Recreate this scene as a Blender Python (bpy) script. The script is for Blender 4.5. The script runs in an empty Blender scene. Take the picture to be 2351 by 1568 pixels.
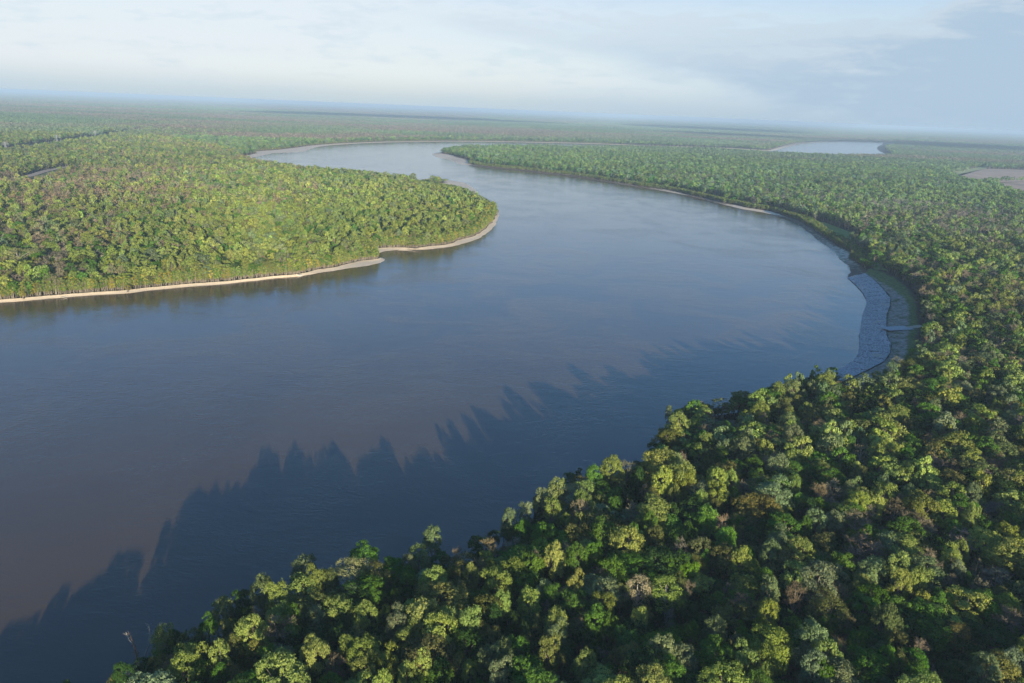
import bpy, math, random
import numpy as np
from mathutils import Vector, Matrix
from mathutils.geometry import tessellate_polygon

S = bpy.context.scene
COL = S.collection
R_ = math.radians

# ------------------------------------------------------------------ camera
CAM_H, LENS, PITCH, ROLL = 200.0, 28.0, 16.2, 2.36
cam_d = bpy.data.cameras.new("camera")
cam_d.lens = LENS
cam_d.sensor_width = 36.0
cam_d.clip_start = 1.0
cam_d.clip_end = 250000.0
cam = bpy.data.objects.new("camera", cam_d)
COL.objects.link(cam)
CM = Matrix.Rotation(R_(90 - PITCH), 4, 'X') @ Matrix.Rotation(R_(ROLL), 4, 'Z')
cam.matrix_world = Matrix.Translation((0, 0, CAM_H)) @ CM
S.camera = cam

# ------------------------------------------------------------------ sky, sun, exposure
SUN_EL, SUN_AZ = 8.6, 162.5            # azimuth clockwise from +Y: behind the camera, a little to its right
world = bpy.data.worlds.new("World")
S.world = world
world.use_nodes = True


def build_sky():
    nt = world.node_tree
    nt.nodes.clear()
    N = nt.nodes.new
    L = nt.links.new
    out = N('ShaderNodeOutputWorld')
    bg = N('ShaderNodeBackground')
    bg.inputs[1].default_value = 0.1
    L(bg.outputs[0], out.inputs[0])
    sky = N('ShaderNodeTexSky')
    sky.sky_type = 'NISHITA'
    sky.sun_disc = False
    sky.sun_elevation = R_(SUN_EL)
    sky.sun_rotation = R_(SUN_AZ)
    sky.air_density = 1.0
    sky.dust_density = 0.6
    sky.ozone_density = 2.5
    tc = N('ShaderNodeTexCoord')
    sep = N('ShaderNodeSeparateXYZ')
    L(tc.outputs['Generated'], sep.inputs[0])

    def math_(op, a, b=None, clamp=False):
        n = N('ShaderNodeMath')
        n.operation = op
        n.use_clamp = clamp
        for i, v in enumerate((a, b)):
            if v is None:
                continue
            if isinstance(v, (int, float)):
                n.inputs[i].default_value = v
            else:
                L(v, n.inputs[i])
        return n.outputs[0]

    def ramp(v, a, b):
        n = N('ShaderNodeMapRange')
        n.interpolation_type = 'SMOOTHSTEP'
        n.inputs[1].default_value = a
        n.inputs[2].default_value = b
        L(v, n.inputs[0])
        return n.outputs[0]

    def mix(f, a, b):
        n = N('ShaderNodeMix')
        n.data_type = 'RGBA'
        if isinstance(f, (int, float)):
            n.inputs[0].default_value = f
        else:
            L(f, n.inputs[0])
        for i, v in ((6, a), (7, b)):
            if isinstance(v, tuple):
                n.inputs[i].default_value = (*v, 1)
            else:
                L(v, n.inputs[i])
        return n.outputs[2]

    z = math_('MAXIMUM', sep.outputs[2], 0.0)
    x = sep.outputs[0]
    wide = N('ShaderNodeCombineXYZ')          # cloud structure is much wider than high near the horizon
    L(math_('MULTIPLY', x, 1.0), wide.inputs[0])
    L(math_('MULTIPLY', sep.outputs[1], 1.0), wide.inputs[1])
    L(math_('MULTIPLY', z, 4.2), wide.inputs[2])

    def noise(scale, detail, rough, off, dist=0.0):
        m = N('ShaderNodeMapping')
        m.inputs['Location'].default_value = off
        L(wide.outputs[0], m.inputs[0])
        n = N('ShaderNodeTexNoise')
        n.inputs['Scale'].default_value = scale
        n.inputs['Detail'].default_value = detail
        n.inputs['Roughness'].default_value = rough
        n.inputs['Distortion'].default_value = dist
        L(m.outputs[0], n.inputs['Vector'])
        return math_('SUBTRACT', n.outputs[0], 0.5)

    big = noise(2.2, 4, 0.5, (3.1, 1.7, 0.0))
    lump = noise(9.0, 6, 0.6, (7.7, -2.3, 0.4), 0.3)
    fine = noise(26.0, 5, 0.6, (1.7, 4.3, 2.4), 0.2)
    # thin bright veil, dense towards the horizon and clearing to blue overhead, brighter to the west (-X)
    side = ramp(math_('ADD', x, math_('MULTIPLY', big, 0.5)), 0.55, -0.30)
    veil = math_('ADD', 0.90, math_('ADD', math_('MULTIPLY', big, 0.3), math_('MULTIPLY', lump, 0.15)), clamp=True)
    veil = math_('MULTIPLY', veil, math_('SUBTRACT', 1.0, math_('MULTIPLY', ramp(z, 0.14, 0.40), 0.50)))
    veil_col = mix(side, (2.9, 3.65, 4.35), (3.95, 4.24, 4.6))
    streak = ramp(math_('ADD', math_('MULTIPLY', lump, 0.7), math_('MULTIPLY', fine, 0.5)), -0.02, 0.16)
    veil_col = mix(math_('MULTIPLY', streak, 0.45), veil_col, (2.95, 3.6, 4.2))
    veil_col = mix(ramp(z, 0.0, 0.04), mix(side, (2.2, 2.95, 3.75), (2.75, 3.4, 3.95)), veil_col)
    veil_col = mix(ramp(z, 0.105, 0.215), veil_col, (0.95, 2.6, 5.4))
    veil_col = mix(ramp(z, 0.20, 0.50), veil_col, (0.25, 1.5, 4.8))
    c = mix(veil, sky.outputs[0], veil_col)
    # long grey-blue stratus bank: its underside slopes down to the east, lumpy top
    low = math_('ADD', math_('SUBTRACT', z, math_('SUBTRACT', 0.068, math_('MULTIPLY', x, 0.20))), math_('MULTIPLY', big, 0.05))
    low = ramp(math_('ADD', low, math_('MULTIPLY', lump, 0.02)), -0.012, 0.028)
    top = math_('SUBTRACT', z, math_('ADD', 0.099, math_('MULTIPLY', math_('MAXIMUM', math_('SUBTRACT', x, 0.34), 0.0), 0.30)))
    top = math_('ADD', top, math_('ADD', math_('MULTIPLY', lump, 0.15), math_('MULTIPLY', fine, 0.06)))
    body = math_('SUBTRACT', 1.0, ramp(top, -0.016, 0.016))
    west = ramp(math_('ADD', x, math_('MULTIPLY', big, 0.35)), -0.32, 0.10)
    bank = math_('MULTIPLY', math_('MULTIPLY', low, body), west)
    rim = math_('MULTIPLY', math_('MULTIPLY', ramp(top, -0.05, -0.002), body), math_('MULTIPLY', low, west))
    bank_col = mix(ramp(math_('ADD', x, math_('ADD', math_('MULTIPLY', lump, 0.8), math_('MULTIPLY', fine, 0.35))), 0.0, 0.42), (2.85, 3.5, 4.1), (2.15, 2.85, 3.6))
    c = mix(math_('MULTIPLY', bank, 0.9), c, bank_col)
    c = mix(math_('MULTIPLY', rim, 0.5), c, (3.7, 4.1, 4.4))
    L(c, bg.inputs[0])
    return mix


build_sky()
sd = bpy.data.lights.new("sun", 'SUN')
sd.energy = 5.0
sd.angle = R_(0.5)
sd.color = (1.0, 0.90, 0.70)
sun = bpy.data.objects.new("sun", sd)
COL.objects.link(sun)
TO_SUN = Vector((math.sin(R_(SUN_AZ)) * math.cos(R_(SUN_EL)), math.cos(R_(SUN_AZ)) * math.cos(R_(SUN_EL)), math.sin(R_(SUN_EL))))
sun.rotation_euler = (-TO_SUN).to_track_quat('-Z', 'Y').to_euler()

vs = S.view_settings
vs.view_transform = 'Standard'
vs.look = 'None'
vs.exposure = 1.0
vs.gamma = 1.0
vs.use_curve_mapping = False
S.render.engine = 'CYCLES'
S.cycles.volume_bounces = 0
S.cycles.max_bounces = 6
S.cycles.use_denoising = True

# ------------------------------------------------------------------ helpers
F = LENS / 36.0 * 2351.0               # focal length in the units the coastline was surveyed in (2351 wide)
CR = np.array(CM.to_3x3())
rng = np.random.default_rng(11)
random.seed(5)


def gp(px, py, z=0.0):
    """ground position (x, y) on the level z that is seen at px, py"""
    d = CR @ np.array([(px - 1175.5) / F, -(py - 784.0) / F, -1.0])
    t = (z - CAM_H) / d[2]
    return np.array([d[0] * t, d[1] * t])


def proj(P):
    """where points P (n,3) appear: (px, py, depth)"""
    q = (np.asarray(P, float) - np.array([0, 0, CAM_H])) @ CR
    dz = np.maximum(-q[:, 2], 1e-3)
    return np.stack([1175.5 + F * q[:, 0] / dz, 784.0 - F * q[:, 1] / dz, -q[:, 2]], 1)


def tag(o, label=None, category=None, group=None, kind=None):
    for k, v in (("label", label), ("category", category), ("group", group), ("kind", kind)):
        if v is not None:
            o[k] = v
    return o


def mesh_from(name, V, Fc, mats=(), mat_idx=None, smooth=False, attrs=None):
    """V (n,3); Fc list of faces or an (m,k) array"""
    me = bpy.data.meshes.new(name)
    V = np.asarray(V, np.float32)
    if isinstance(Fc, np.ndarray):
        k = Fc.shape[1]
        me.vertices.add(len(V))
        me.vertices.foreach_set("co", V.ravel())
        me.loops.add(Fc.size)
        me.loops.foreach_set("vertex_index", Fc.ravel().astype(np.int32))
        me.polygons.add(len(Fc))
        me.polygons.foreach_set("loop_start", np.arange(0, Fc.size, k, dtype=np.int32))
        me.polygons.foreach_set("loop_total", np.full(len(Fc), k, np.int32))
    else:
        me.from_pydata([tuple(map(float, v)) for v in V], [], [tuple(int(i) for i in f) for f in Fc])
    for m in mats:
        me.materials.append(m)
    if mat_idx is not None:
        me.polygons.foreach_set("material_index", np.asarray(mat_idx, np.int32))
    if smooth:
        me.polygons.foreach_set("use_smooth", np.ones(len(me.polygons), bool))
    for an, (typ, dom, data) in (attrs or {}).items():
        a = me.attributes.new(an, typ, dom)
        data = np.asarray(data)
        if typ == 'INT':
            a.data.foreach_set("value", data.astype(np.int32))
        elif typ == 'FLOAT':
            a.data.foreach_set("value", data.astype(np.float32))
        elif typ == 'FLOAT_COLOR':
            a.data.foreach_set("color", data.astype(np.float32).ravel())
        else:
            a.data.foreach_set("vector", data.astype(np.float32).ravel())
    me.update()
    me.validate()
    return me


def obj(name, me, parent=None):
    o = bpy.data.objects.new(name, me)
    COL.objects.link(o)
    if parent is not None:
        o.parent = parent
    return o


def empty(name, loc, rz=0.0):
    o = bpy.data.objects.new(name, None)
    COL.objects.link(o)
    o.location = loc
    o.rotation_euler = (0, 0, rz)
    o.empty_display_size = 1.0
    return o


def tubes(paths, sides=6):
    """paths: list of (points (k,3), radii (k,)). One mesh of tapered tubes."""
    V, Fc, n = [], [], 0
    ang = np.arange(sides) * 2 * np.pi / sides
    for P, Rr in paths:
        P = np.asarray(P, float)
        k = len(P)
        for i in range(k):
            d = P[min(i + 1, k - 1)] - P[max(i - 1, 0)]
            d = d / (np.linalg.norm(d) + 1e-9)
            a = np.cross(d, [0.31, 0.93, 0.2])
            a /= np.linalg.norm(a) + 1e-9
            b = np.cross(d, a)
            V.append(P[i] + Rr[i] * (np.cos(ang)[:, None] * a + np.sin(ang)[:, None] * b))
            if i:
                q = np.arange(sides)
                q2 = (q + 1) % sides
                o1, o0 = n + i * sides, n + (i - 1) * sides
                Fc.append(np.stack([o0 + q, o0 + q2, o1 + q2, o1 + q], 1))
        n += k * sides
    return np.concatenate(V), np.concatenate(Fc)


def in_poly(P, poly):
    P = np.asarray(P, float)
    poly = np.asarray(poly, float)
    inside = np.zeros(len(P), bool)
    x, y = P[:, 0], P[:, 1]
    x0, y0 = poly[-1]
    for x1, y1 in poly:
        c = (y1 > y) != (y0 > y)
        if c.any():
            xi = (x0 - x1) * (y - y1) / ((y0 - y1) if y0 != y1 else 1e-9) + x1
            inside ^= c & (x < xi)
        x0, y0 = x1, y1
    return inside


def vnoise(P, scale, seed=0):
    """smooth value noise on the plane, 0..1"""
    P = np.asarray(P, float) / scale
    i = np.floor(P).astype(np.int64)
    f = P - i
    f = f * f * (3 - 2 * f)

    def h(a, b):
        n = (a * 374761393 + b * 668265263 + seed * 974711) & 0xFFFFFFFF
        n = ((n ^ (n >> 13)) * 1274126177) & 0xFFFFFFFF
        return ((n ^ (n >> 16)) & 0xFFFF) / 65535.0
    a, b = i[:, 0], i[:, 1]
    u, v = f[:, 0], f[:, 1]
    return (h(a, b) * (1 - u) + h(a + 1, b) * u) * (1 - v) + (h(a, b + 1) * (1 - u) + h(a + 1, b + 1) * u) * v


def catmull(P, step_fn):
    """closed=False spline through P (n,2+) resampled with step_fn(dist from camera)"""
    P = np.asarray(P, float)
    out = []
    for i in range(len(P) - 1):
        p0, p1, p2, p3 = P[max(i - 1, 0)], P[i], P[i + 1], P[min(i + 2, len(P) - 1)]
        L = np.linalg.norm(p2[:2] - p1[:2])
        n = max(1, int(L / step_fn(np.linalg.norm(p1[:2]))))
        # centripetal-like: limit tangents to the local chord
        t1 = (p2 - p0) * 0.5
        t2 = (p3 - p1) * 0.5
        for t, in ((t1,), (t2,)):
            m = np.linalg.norm(t[:2])
            if m > 1.2 * L:
                t *= 1.2 * L / m
        for s in np.arange(n) / n:
            out.append((2 * s**3 - 3 * s**2 + 1) * p1 + (s**3 - 2 * s**2 + s) * t1 + (-2 * s**3 + 3 * s**2) * p2 + (s**3 - s**2) * t2)
    out.append(P[-1])
    return np.array(out)


# ------------------------------------------------------------------ materials
class M:
    pass


def new_mat(name):
    m = bpy.data.materials.new(name)
    m.use_nodes = True
    nt = m.node_tree
    nt.nodes.clear()
    out = nt.nodes.new('ShaderNodeOutputMaterial')
    return m, nt, out


def nd(nt, t, **kw):
    n = nt.nodes.new(t)
    for k, v in kw.items():
        if k.startswith('i_'):
            n.inputs[k[2:].replace('_', ' ')].default_value = v
        else:
            setattr(n, k, v)
    return n


def mixc(nt, f, a, b, blend='MIX'):
    n = nt.nodes.new('ShaderNodeMix')
    n.data_type = 'RGBA'
    n.blend_type = blend
    for i, v in ((0, f), (6, a), (7, b)):
        if isinstance(v, (int, float)):
            n.inputs[i].default_value = v
        elif isinstance(v, tuple):
            n.inputs[i].default_value = (*v, 1) if len(v) == 3 else v
        else:
            nt.links.new(v, n.inputs[i])
    return n.outputs[2]


def mth(nt, op, a, b=0.0, clamp=False):
    n = nt.nodes.new('ShaderNodeMath')
    n.operation = op
    n.use_clamp = clamp
    for i, v in enumerate((a, b)):
        if isinstance(v, (int, float)):
            n.inputs[i].default_value = v
        else:
            nt.links.new(v, n.inputs[i])
    return n.outputs[0]


def wpos(nt, scale=(1, 1, 1)):
    g = nt.nodes.new('ShaderNodeNewGeometry')
    m = nt.nodes.new('ShaderNodeMapping')
    m.inputs['Scale'].default_value = scale
    nt.links.new(g.outputs['Position'], m.inputs[0])
    return m.outputs[0]


def noise(nt, vec, scale, detail=4, rough=0.55, dist=0.0):
    n = nd(nt, 'ShaderNodeTexNoise')
    n.inputs['Scale'].default_value = scale
    n.inputs['Detail'].default_value = detail
    n.inputs['Roughness'].default_value = rough
    n.inputs['Distortion'].default_value = dist
    nt.links.new(vec, n.inputs['Vector'])
    return n.outputs[0]


def smooth_(nt, v, a, b, lo=0.0, hi=1.0):
    n = nt.nodes.new('ShaderNodeMapRange')
    n.interpolation_type = 'SMOOTHSTEP'
    for i, x in ((1, a), (2, b), (3, lo), (4, hi)):
        n.inputs[i].default_value = x
    nt.links.new(v, n.inputs[0])
    return n.outputs[0]


def principled(nt, out, col, rough=0.9, spec=0.2, bump=None, bump_d=0.1, bump_s=1.0):
    p = nt.nodes.new('ShaderNodeBsdfPrincipled')
    if isinstance(col, tuple):
        p.inputs['Base Color'].default_value = (*col, 1)
    else:
        nt.links.new(col, p.inputs['Base Color'])
    if isinstance(rough, (int, float)):
        p.inputs['Roughness'].default_value = rough
    else:
        nt.links.new(rough, p.inputs['Roughness'])
    p.inputs['Specular IOR Level'].default_value = spec
    if bump is not None:
        b = nt.nodes.new('ShaderNodeBump')
        b.inputs['Distance'].default_value = bump_d
        b.inputs['Strength'].default_value = bump_s
        nt.links.new(bump, b.inputs['Height'])
        nt.links.new(b.outputs[0], p.inputs['Normal'])
    nt.links.new(p.outputs[0], out.inputs[0])
    return p


def leaf_material(name, instanced, transl=0.3):
    m, nt, out = new_mat(name)
    if instanced:
        t = nd(nt, 'ShaderNodeAttribute', attribute_type='INSTANCER', attribute_name='tint').outputs['Color']
    else:
        t = nd(nt, 'ShaderNodeObjectInfo').outputs['Color']
    v = nd(nt, 'ShaderNodeAttribute', attribute_type='GEOMETRY', attribute_name='leafvar').outputs['Fac']
    # every leaf cluster a little lighter/darker and yellower/greener than the next
    k = mth(nt, 'ADD', 0.62, mth(nt, 'MULTIPLY', v, 0.76))
    kc = nd(nt, 'ShaderNodeCombineColor')
    nt.links.new(mth(nt, 'MULTIPLY', k, mth(nt, 'ADD', 0.88, mth(nt, 'MULTIPLY', v, 0.24))), kc.inputs[0])
    nt.links.new(k, kc.inputs[1])
    nt.links.new(mth(nt, 'MULTIPLY', k, 0.98), kc.inputs[2])
    c = mixc(nt, 1.0, t, kc.outputs[0], 'MULTIPLY')
    d = nd(nt, 'ShaderNodeBsdfDiffuse')
    tr = nd(nt, 'ShaderNodeBsdfTranslucent')
    nt.links.new(c, d.inputs[0])
    nt.links.new(mixc(nt, 1.0, c, (1.05, 1.0, 0.55), 'MULTIPLY'), tr.inputs[0])
    mx = nd(nt, 'ShaderNodeMixShader')
    mx.inputs[0].default_value = transl
    nt.links.new(d.outputs[0], mx.inputs[1])
    nt.links.new(tr.outputs[0], mx.inputs[2])
    nt.links.new(mx.outputs[0], out.inputs[0])
    return m


def bark_material(name, col):
    m, nt, out = new_mat(name)
    n = noise(nt, wpos(nt, (1, 1, 0.35)), 2.2, 4)
    c = mixc(nt, smooth_(nt, n, 0.3, 0.75), tuple(x * 0.55 for x in col), col)
    principled(nt, out, c, 0.9, 0.1)
    return m


M.leaf = leaf_material("foliage", False)
M.leaf_i = leaf_material("foliage_of_woods", True)
M.twig = leaf_material("twigs", False, 0.0)
M.twig_i = leaf_material("twigs_of_woods", True, 0.0)
M.bark = bark_material("grey_bark", (0.25, 0.21, 0.16))
M.bark_pale = bark_material("pale_bark", (0.50, 0.44, 0.34))
M.bark_snag = bark_material("weathered_wood", (0.36, 0.22, 0.13))

m, nt, out = new_mat("river_water")
p3 = wpos(nt)
swirl = noise(nt, wpos(nt, (1, 1, 1)), 0.010, 5, 0.6, 1.2)
fine = noise(nt, wpos(nt, (1.0, 1.9, 1)), 0.28, 3, 0.6, 0.4)
mid = noise(nt, wpos(nt, (0.8, 1.6, 1)), 0.055, 4, 0.6, 0.8)
hgt = mth(nt, 'ADD', mth(nt, 'MULTIPLY', fine, mth(nt, 'ADD', 0.25, mth(nt, 'MULTIPLY', smooth_(nt, swirl, 0.35, 0.7), 0.9))), mth(nt, 'MULTIPLY', mid, 0.9))
silt = mixc(nt, smooth_(nt, noise(nt, p3, 0.004, 4, 0.6, 1.0), 0.3, 0.7), (0.086, 0.057, 0.030), (0.104, 0.067, 0.033))
P = principled(nt, out, silt, 0.11, 0.5, hgt, 0.6, 0.34)
P.inputs['IOR'].default_value = 1.36
P.inputs['Specular Tint'].default_value = (.52, .83, 1.0, 1)
M.water = m

m, nt, out = new_mat("forest_floor")
p3 = wpos(nt)
c = mixc(nt, smooth_(nt, noise(nt, p3, 0.05, 5), 0.35, 0.65), (0.022, 0.026, 0.014), (0.042, 0.040, 0.024))
c = mixc(nt, smooth_(nt, noise(nt, p3, 0.4, 4), 0.5, 0.75), c, (0.020, 0.034, 0.012))
principled(nt, out, c, 0.95, 0.1, noise(nt, p3, 0.5, 4), 0.6)
M.floor = m

m, nt, out = new_mat("river_bank")
p3 = wpos(nt)
sand_a = nd(nt, 'ShaderNodeAttribute', attribute_type='GEOMETRY', attribute_name='sand').outputs['Fac']
n1 = noise(nt, p3, 0.12, 5, 0.6)
n2 = noise(nt, p3, 0.6, 4, 0.6)
sandc = mixc(nt, n1, (0.58, 0.44, 0.28), (0.80, 0.65, 0.46))
soil = mixc(nt, n2, (0.055, 0.045, 0.032), (0.14, 0.105, 0.072))
soil = mixc(nt, smooth_(nt, n1, 0.52, 0.66), soil, (0.045, 0.065, 0.022))
sandc = mixc(nt, smooth_(nt, noise(nt, p3, 0.9, 3, 0.7), 0.60, 0.70), sandc, (0.16, 0.115, 0.075))     # wrack and drift along the strand
f = smooth_(nt, mth(nt, 'ADD', sand_a, mth(nt, 'MULTIPLY', mth(nt, 'SUBTRACT', n1, 0.5), 0.9)), 0.3, 0.7)
principled(nt, out, mixc(nt, f, soil, sandc), 0.9, 0.15, n2, 0.25)
M.bank = m


def simple_ground(name, c1, c2, s1, c3=None, s3=0.3, stretch=(1, 1, 1), bump=0.2):
    m, nt, out = new_mat(name)
    p3 = wpos(nt, stretch)
    c = mixc(nt, smooth_(nt, noise(nt, p3, s1, 5, 0.6), 0.32, 0.68), c1, c2)
    if c3:
        c = mixc(nt, smooth_(nt, noise(nt, p3, s3, 4, 0.6), 0.5, 0.68), c, c3)
    principled(nt, out, c, 0.95, 0.1, noise(nt, p3, 0.7, 4), bump)
    return m


M.meadow = simple_ground("meadow_grass", (0.125, 0.195, 0.042), (0.185, 0.245, 0.06), 0.06, (0.09, 0.145, 0.035))
m, nt, out = new_mat("terraced_bank_soil_and_shade")
p3 = wpos(nt)
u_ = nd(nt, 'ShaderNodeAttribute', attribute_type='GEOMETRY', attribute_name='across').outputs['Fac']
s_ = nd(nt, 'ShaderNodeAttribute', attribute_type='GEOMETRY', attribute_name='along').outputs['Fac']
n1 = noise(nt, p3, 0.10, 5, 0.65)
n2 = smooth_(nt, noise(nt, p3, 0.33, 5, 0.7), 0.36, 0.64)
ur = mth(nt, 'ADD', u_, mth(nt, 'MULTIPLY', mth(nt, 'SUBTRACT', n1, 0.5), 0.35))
rubble = mixc(nt, n2, (0.16, 0.145, 0.11), (0.36, 0.325, 0.26))
rubble = mixc(nt, smooth_(nt, n1, 0.5, 0.62), rubble, (0.085, 0.11, 0.04))
grass = mixc(nt, n2, (0.050, 0.085, 0.022), (0.14, 0.19, 0.05))
c = mixc(nt, smooth_(nt, ur, 0.0, 0.06), (0.045, 0.055, 0.025), rubble)
c = mixc(nt, smooth_(nt, mth(nt, 'ADD', ur, mth(nt, 'MULTIPLY', smooth_(nt, s_, 0.45, 0.0), 0.5)), 0.50, 0.66), c, grass)
c = mixc(nt, smooth_(nt, ur, 0.74, 0.92), c, (0.050, 0.042, 0.034))  # darkens towards the back edge: brown soil with the shade there painted in
principled(nt, out, c, 0.95, 0.1, n2, 0.5)
M.terrace = m
M.clearing = simple_ground("clearing_soil", (0.05, 0.075, 0.026), (0.15, 0.135, 0.09), 0.09, (0.04, 0.065, 0.02), 0.3)
M.field = simple_ground("ploughed_field", (0.44, 0.30, 0.19), (0.52, 0.37, 0.25), 0.012, (0.34, 0.25, 0.16), 0.004)
M.fieldgrass = simple_ground("field_margin_grass", (0.34, 0.36, 0.14), (0.42, 0.42, 0.19), 0.02)
M.dirt = simple_ground("dirt_track", (0.34, 0.25, 0.16), (0.45, 0.34, 0.23), 0.05)
M.ramp = simple_ground("ramp_concrete", (0.30, 0.30, 0.28), (0.42, 0.40, 0.36), 0.4)
M.levee = simple_ground("levee_grass", (0.12, 0.15, 0.05), (0.20, 0.19, 0.08), 0.03)

m, nt, out = new_mat("revetment_concrete")
p3 = wpos(nt)
a = nd(nt, 'ShaderNodeAttribute', attribute_type='GEOMETRY', attribute_name='blockvar').outputs['Fac']
c = mixc(nt, a, (0.24, 0.245, 0.24), (0.50, 0.49, 0.46))
c = mixc(nt, smooth_(nt, noise(nt, p3, 0.06, 4), 0.58, 0.72), c, (0.46, 0.40, 0.30))
principled(nt, out, c, 0.75, 0.3)
M.concrete = m
M.slab_pale = simple_ground("pale_concrete", (0.55, 0.48, 0.38), (0.62, 0.55, 0.44), 0.5)
m, nt, out = new_mat("galvanised_steel")
principled(nt, out, (0.33, 0.34, 0.34), 0.5, 0.4)
M.steel = m
m, nt, out = new_mat("cloud_vapour")
d = nd(nt, 'ShaderNodeBsdfDiffuse')
d.inputs[0].default_value = (0.85, 0.86, 0.88, 1)
nt.links.new(d.outputs[0], out.inputs[0])
M.cloud = m

# ------------------------------------------------------------------ river, banks, ground
# (px, py, level of what is seen there, sand seen above it in px, how sandy 0..1)
LEFT_FRONT = [(-420, 742, 0, 6, .8), (-200, 715, 0, 6, .8), (0, 693.5, 0, 5, .8), (55, 690, 0, 5, .9), (115, 686, 0, 6, .9), (165, 681, 0, 6, 1),
    (225, 677, 0, 6, 1), (260, 675, 0, 8, 1), (300, 672, 0, 9, 1), (350, 666, 0, 8, 1), (425, 659.5, 0, 7, 1), (500, 653.5, 0, 6, 1), (575, 644.6, 0, 6, 1),
    (650, 637, 0, 6, 1), (695, 633.5, 0, 6, 1), (725, 628, 0, 7, 1), (775, 619.5, 0, 9, 1), (835, 611.5, 0, 11, 1), (868, 605.5, 0, 14, 1), (884, 598, 0, 9, 1),
    (878, 592.5, 0, 4, 1), (864, 589.5, 0, 3, 1), (861, 585, 0, 5, 1), (873, 581, 0, 8, 1), (897, 575.5, 0, 9, 1), (927, 573.5, 0, 6, .9), (955, 573, 0, 4, .5), (985, 571.8, 0, 7, 1), (1030, 567, 0, 8, 1), (1070, 558, 0, 7, 1), (1105, 544.5, 0, 6, 1),
    (1125, 530, 0, 5, 1), (1138, 516, 0, 4, .9), (1144, 500, 0, 2, .6), (1146, 482, 0, 2, .5)]
LEFT_BACK = [(1136, 462, 14, 1, .3), (1115, 447, 16, 1, .5), (1096, 434, 6, 9, 1), (1083, 427, 0, 22, 1), (1070, 420.0, 0, 38, 1), (1040, 414.5, 0, 40, 1), (1003, 410.5, 0, 34, 1), (975, 408, 3, 14, 1),
    (925, 403, 20, 1, .3), (850, 393, 20, 1, .2), (750, 383, 22, 1, .2), (695, 378.5, 22, 1, .2), (650, 371, 22, 1, .2), (612, 367, 22, 1, .3), (585, 366.5, 10, 2, .5),
    (566, 364.5, 0, 3, .9), (590, 360, 0, 4, 1), (620, 353.6, 0, 4, 1), (635, 351, 0, 7, 1), (695, 348.5, 0, 9, 1), (715, 342, 0, 5, 1), (740, 336, 0, 3, 1), (800, 330.7, 0, 2, .9), (880, 327, 0, 1.6, .9),
    (950, 325.5, 0, 1.3, .8), (1025, 324.6, 0, 1.2, .8), (1100, 325, 0, 1.2, .8), (1175.5, 326, 0, 1.2, .8), (1275, 328, 0, 1.2, .9), (1375, 330.5, 0, 1.2, .9), (1500, 335, 0, 1, .5),
    (1675, 341, 0, 1.2, .9), (1735, 344.6, 0, 1.2, .9), (1775, 346, 0, 1, .8), (1805, 338.5, 0, 1, .6), (1840, 331, 0, 1, .5), (1900, 326.3, 0, 1, .5), (1975, 325.8, 0, 1, .4), (2022, 327, 0, 1, .3)]
RIGHT_BACK = [(2024, 331, 0, 1, .2), (2013, 338, 0, 1, .2), (2016, 345, 0, 1, .2), (2034, 352, 12, 1, .2), (2010, 353.5, 22, 1, .2), (1925, 353, 22, 1, .2), (1890, 352, 22, 1, .2), (1790, 350, 20, 1, .2), (1745, 347.3, 19, 1, .2),
    (1690, 343.6, 18, 1, .2), (1500, 336.8, 18, 1, .2), (1430, 335, 20, 1, .2), (1375, 334.8, 22, 1, .2), (1230, 332.5, 22, 1, .2), (1108, 332.5, 22, 1, .2), (1050, 333, 22, 1, .2), (1012, 339.5, 20, 1, .2), (994, 349, 6, 3, .6)]
RIGHT_FRONT = [(991, 355, 0, 6, .8), (1001, 360.5, 0, 7, .7), (1023, 365, 0, 7, .6), (1040, 370.3, 0, 6, .6), (1052, 376, 0, 4, .8), (1079, 379.5, 0, 2.2, .4), (1120, 385, 0, 2.2, .3), (1161, 389, 0, 2.2, .3), (1217, 394.8, 0, 2.2, .3),
    (1278, 401, 0, 2.2, .3), (1315, 406, 0, 2.2, .3), (1375, 414.6, 0, 2.2, .3), (1435, 424.6, 0, 2.2, .4), (1485, 432, 0, 2.2, .4), (1535, 440.6, 0, 2.2, .6), (1590, 452, 0, 2.2, .4), (1645, 465.6, 0, 2.2, .4),
    (1695, 478, 0, 4, .9), (1755, 488.6, 0, 4, .9), (1790, 497, 0, 3, .4), (1825, 512, 0, 4, .3), (1850, 529.6, 0, 5, .35), (1875, 548.6, 0, 6, .4), (1900, 567, 0, 7, .5), (1920, 584.6, 0, 9, .55),
    (1929, 597, 0, 9, .5), (1946, 608, 0, 9, .4), (1953, 622, 0, 14, .3)]
REVET_W = [(1945, 637), (1964, 654), (1980, 671.4), (1990, 690), (1988, 703), (1981, 718), (1977, 740), (1973, 767), (1973, 796), (1967, 818), (1955, 832), (1930, 847), (1895, 868)]
REVET_L = [(1986, 629), (2005, 643), (2027, 665), (2044, 687), (2042, 706), (2035, 724.5), (2034.6, 751), (2035, 772), (2045, 792), (2043, 812), (2030, 831), (1990, 852), (1936, 877)]
TERR_E = [(1997, 616), (2030, 622), (2067, 640), (2095, 664), (2112, 692), (2120, 728), (2122, 756), (2116, 800), (2096, 842), (2052, 880), (2000, 905), (1945, 925)]
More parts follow.
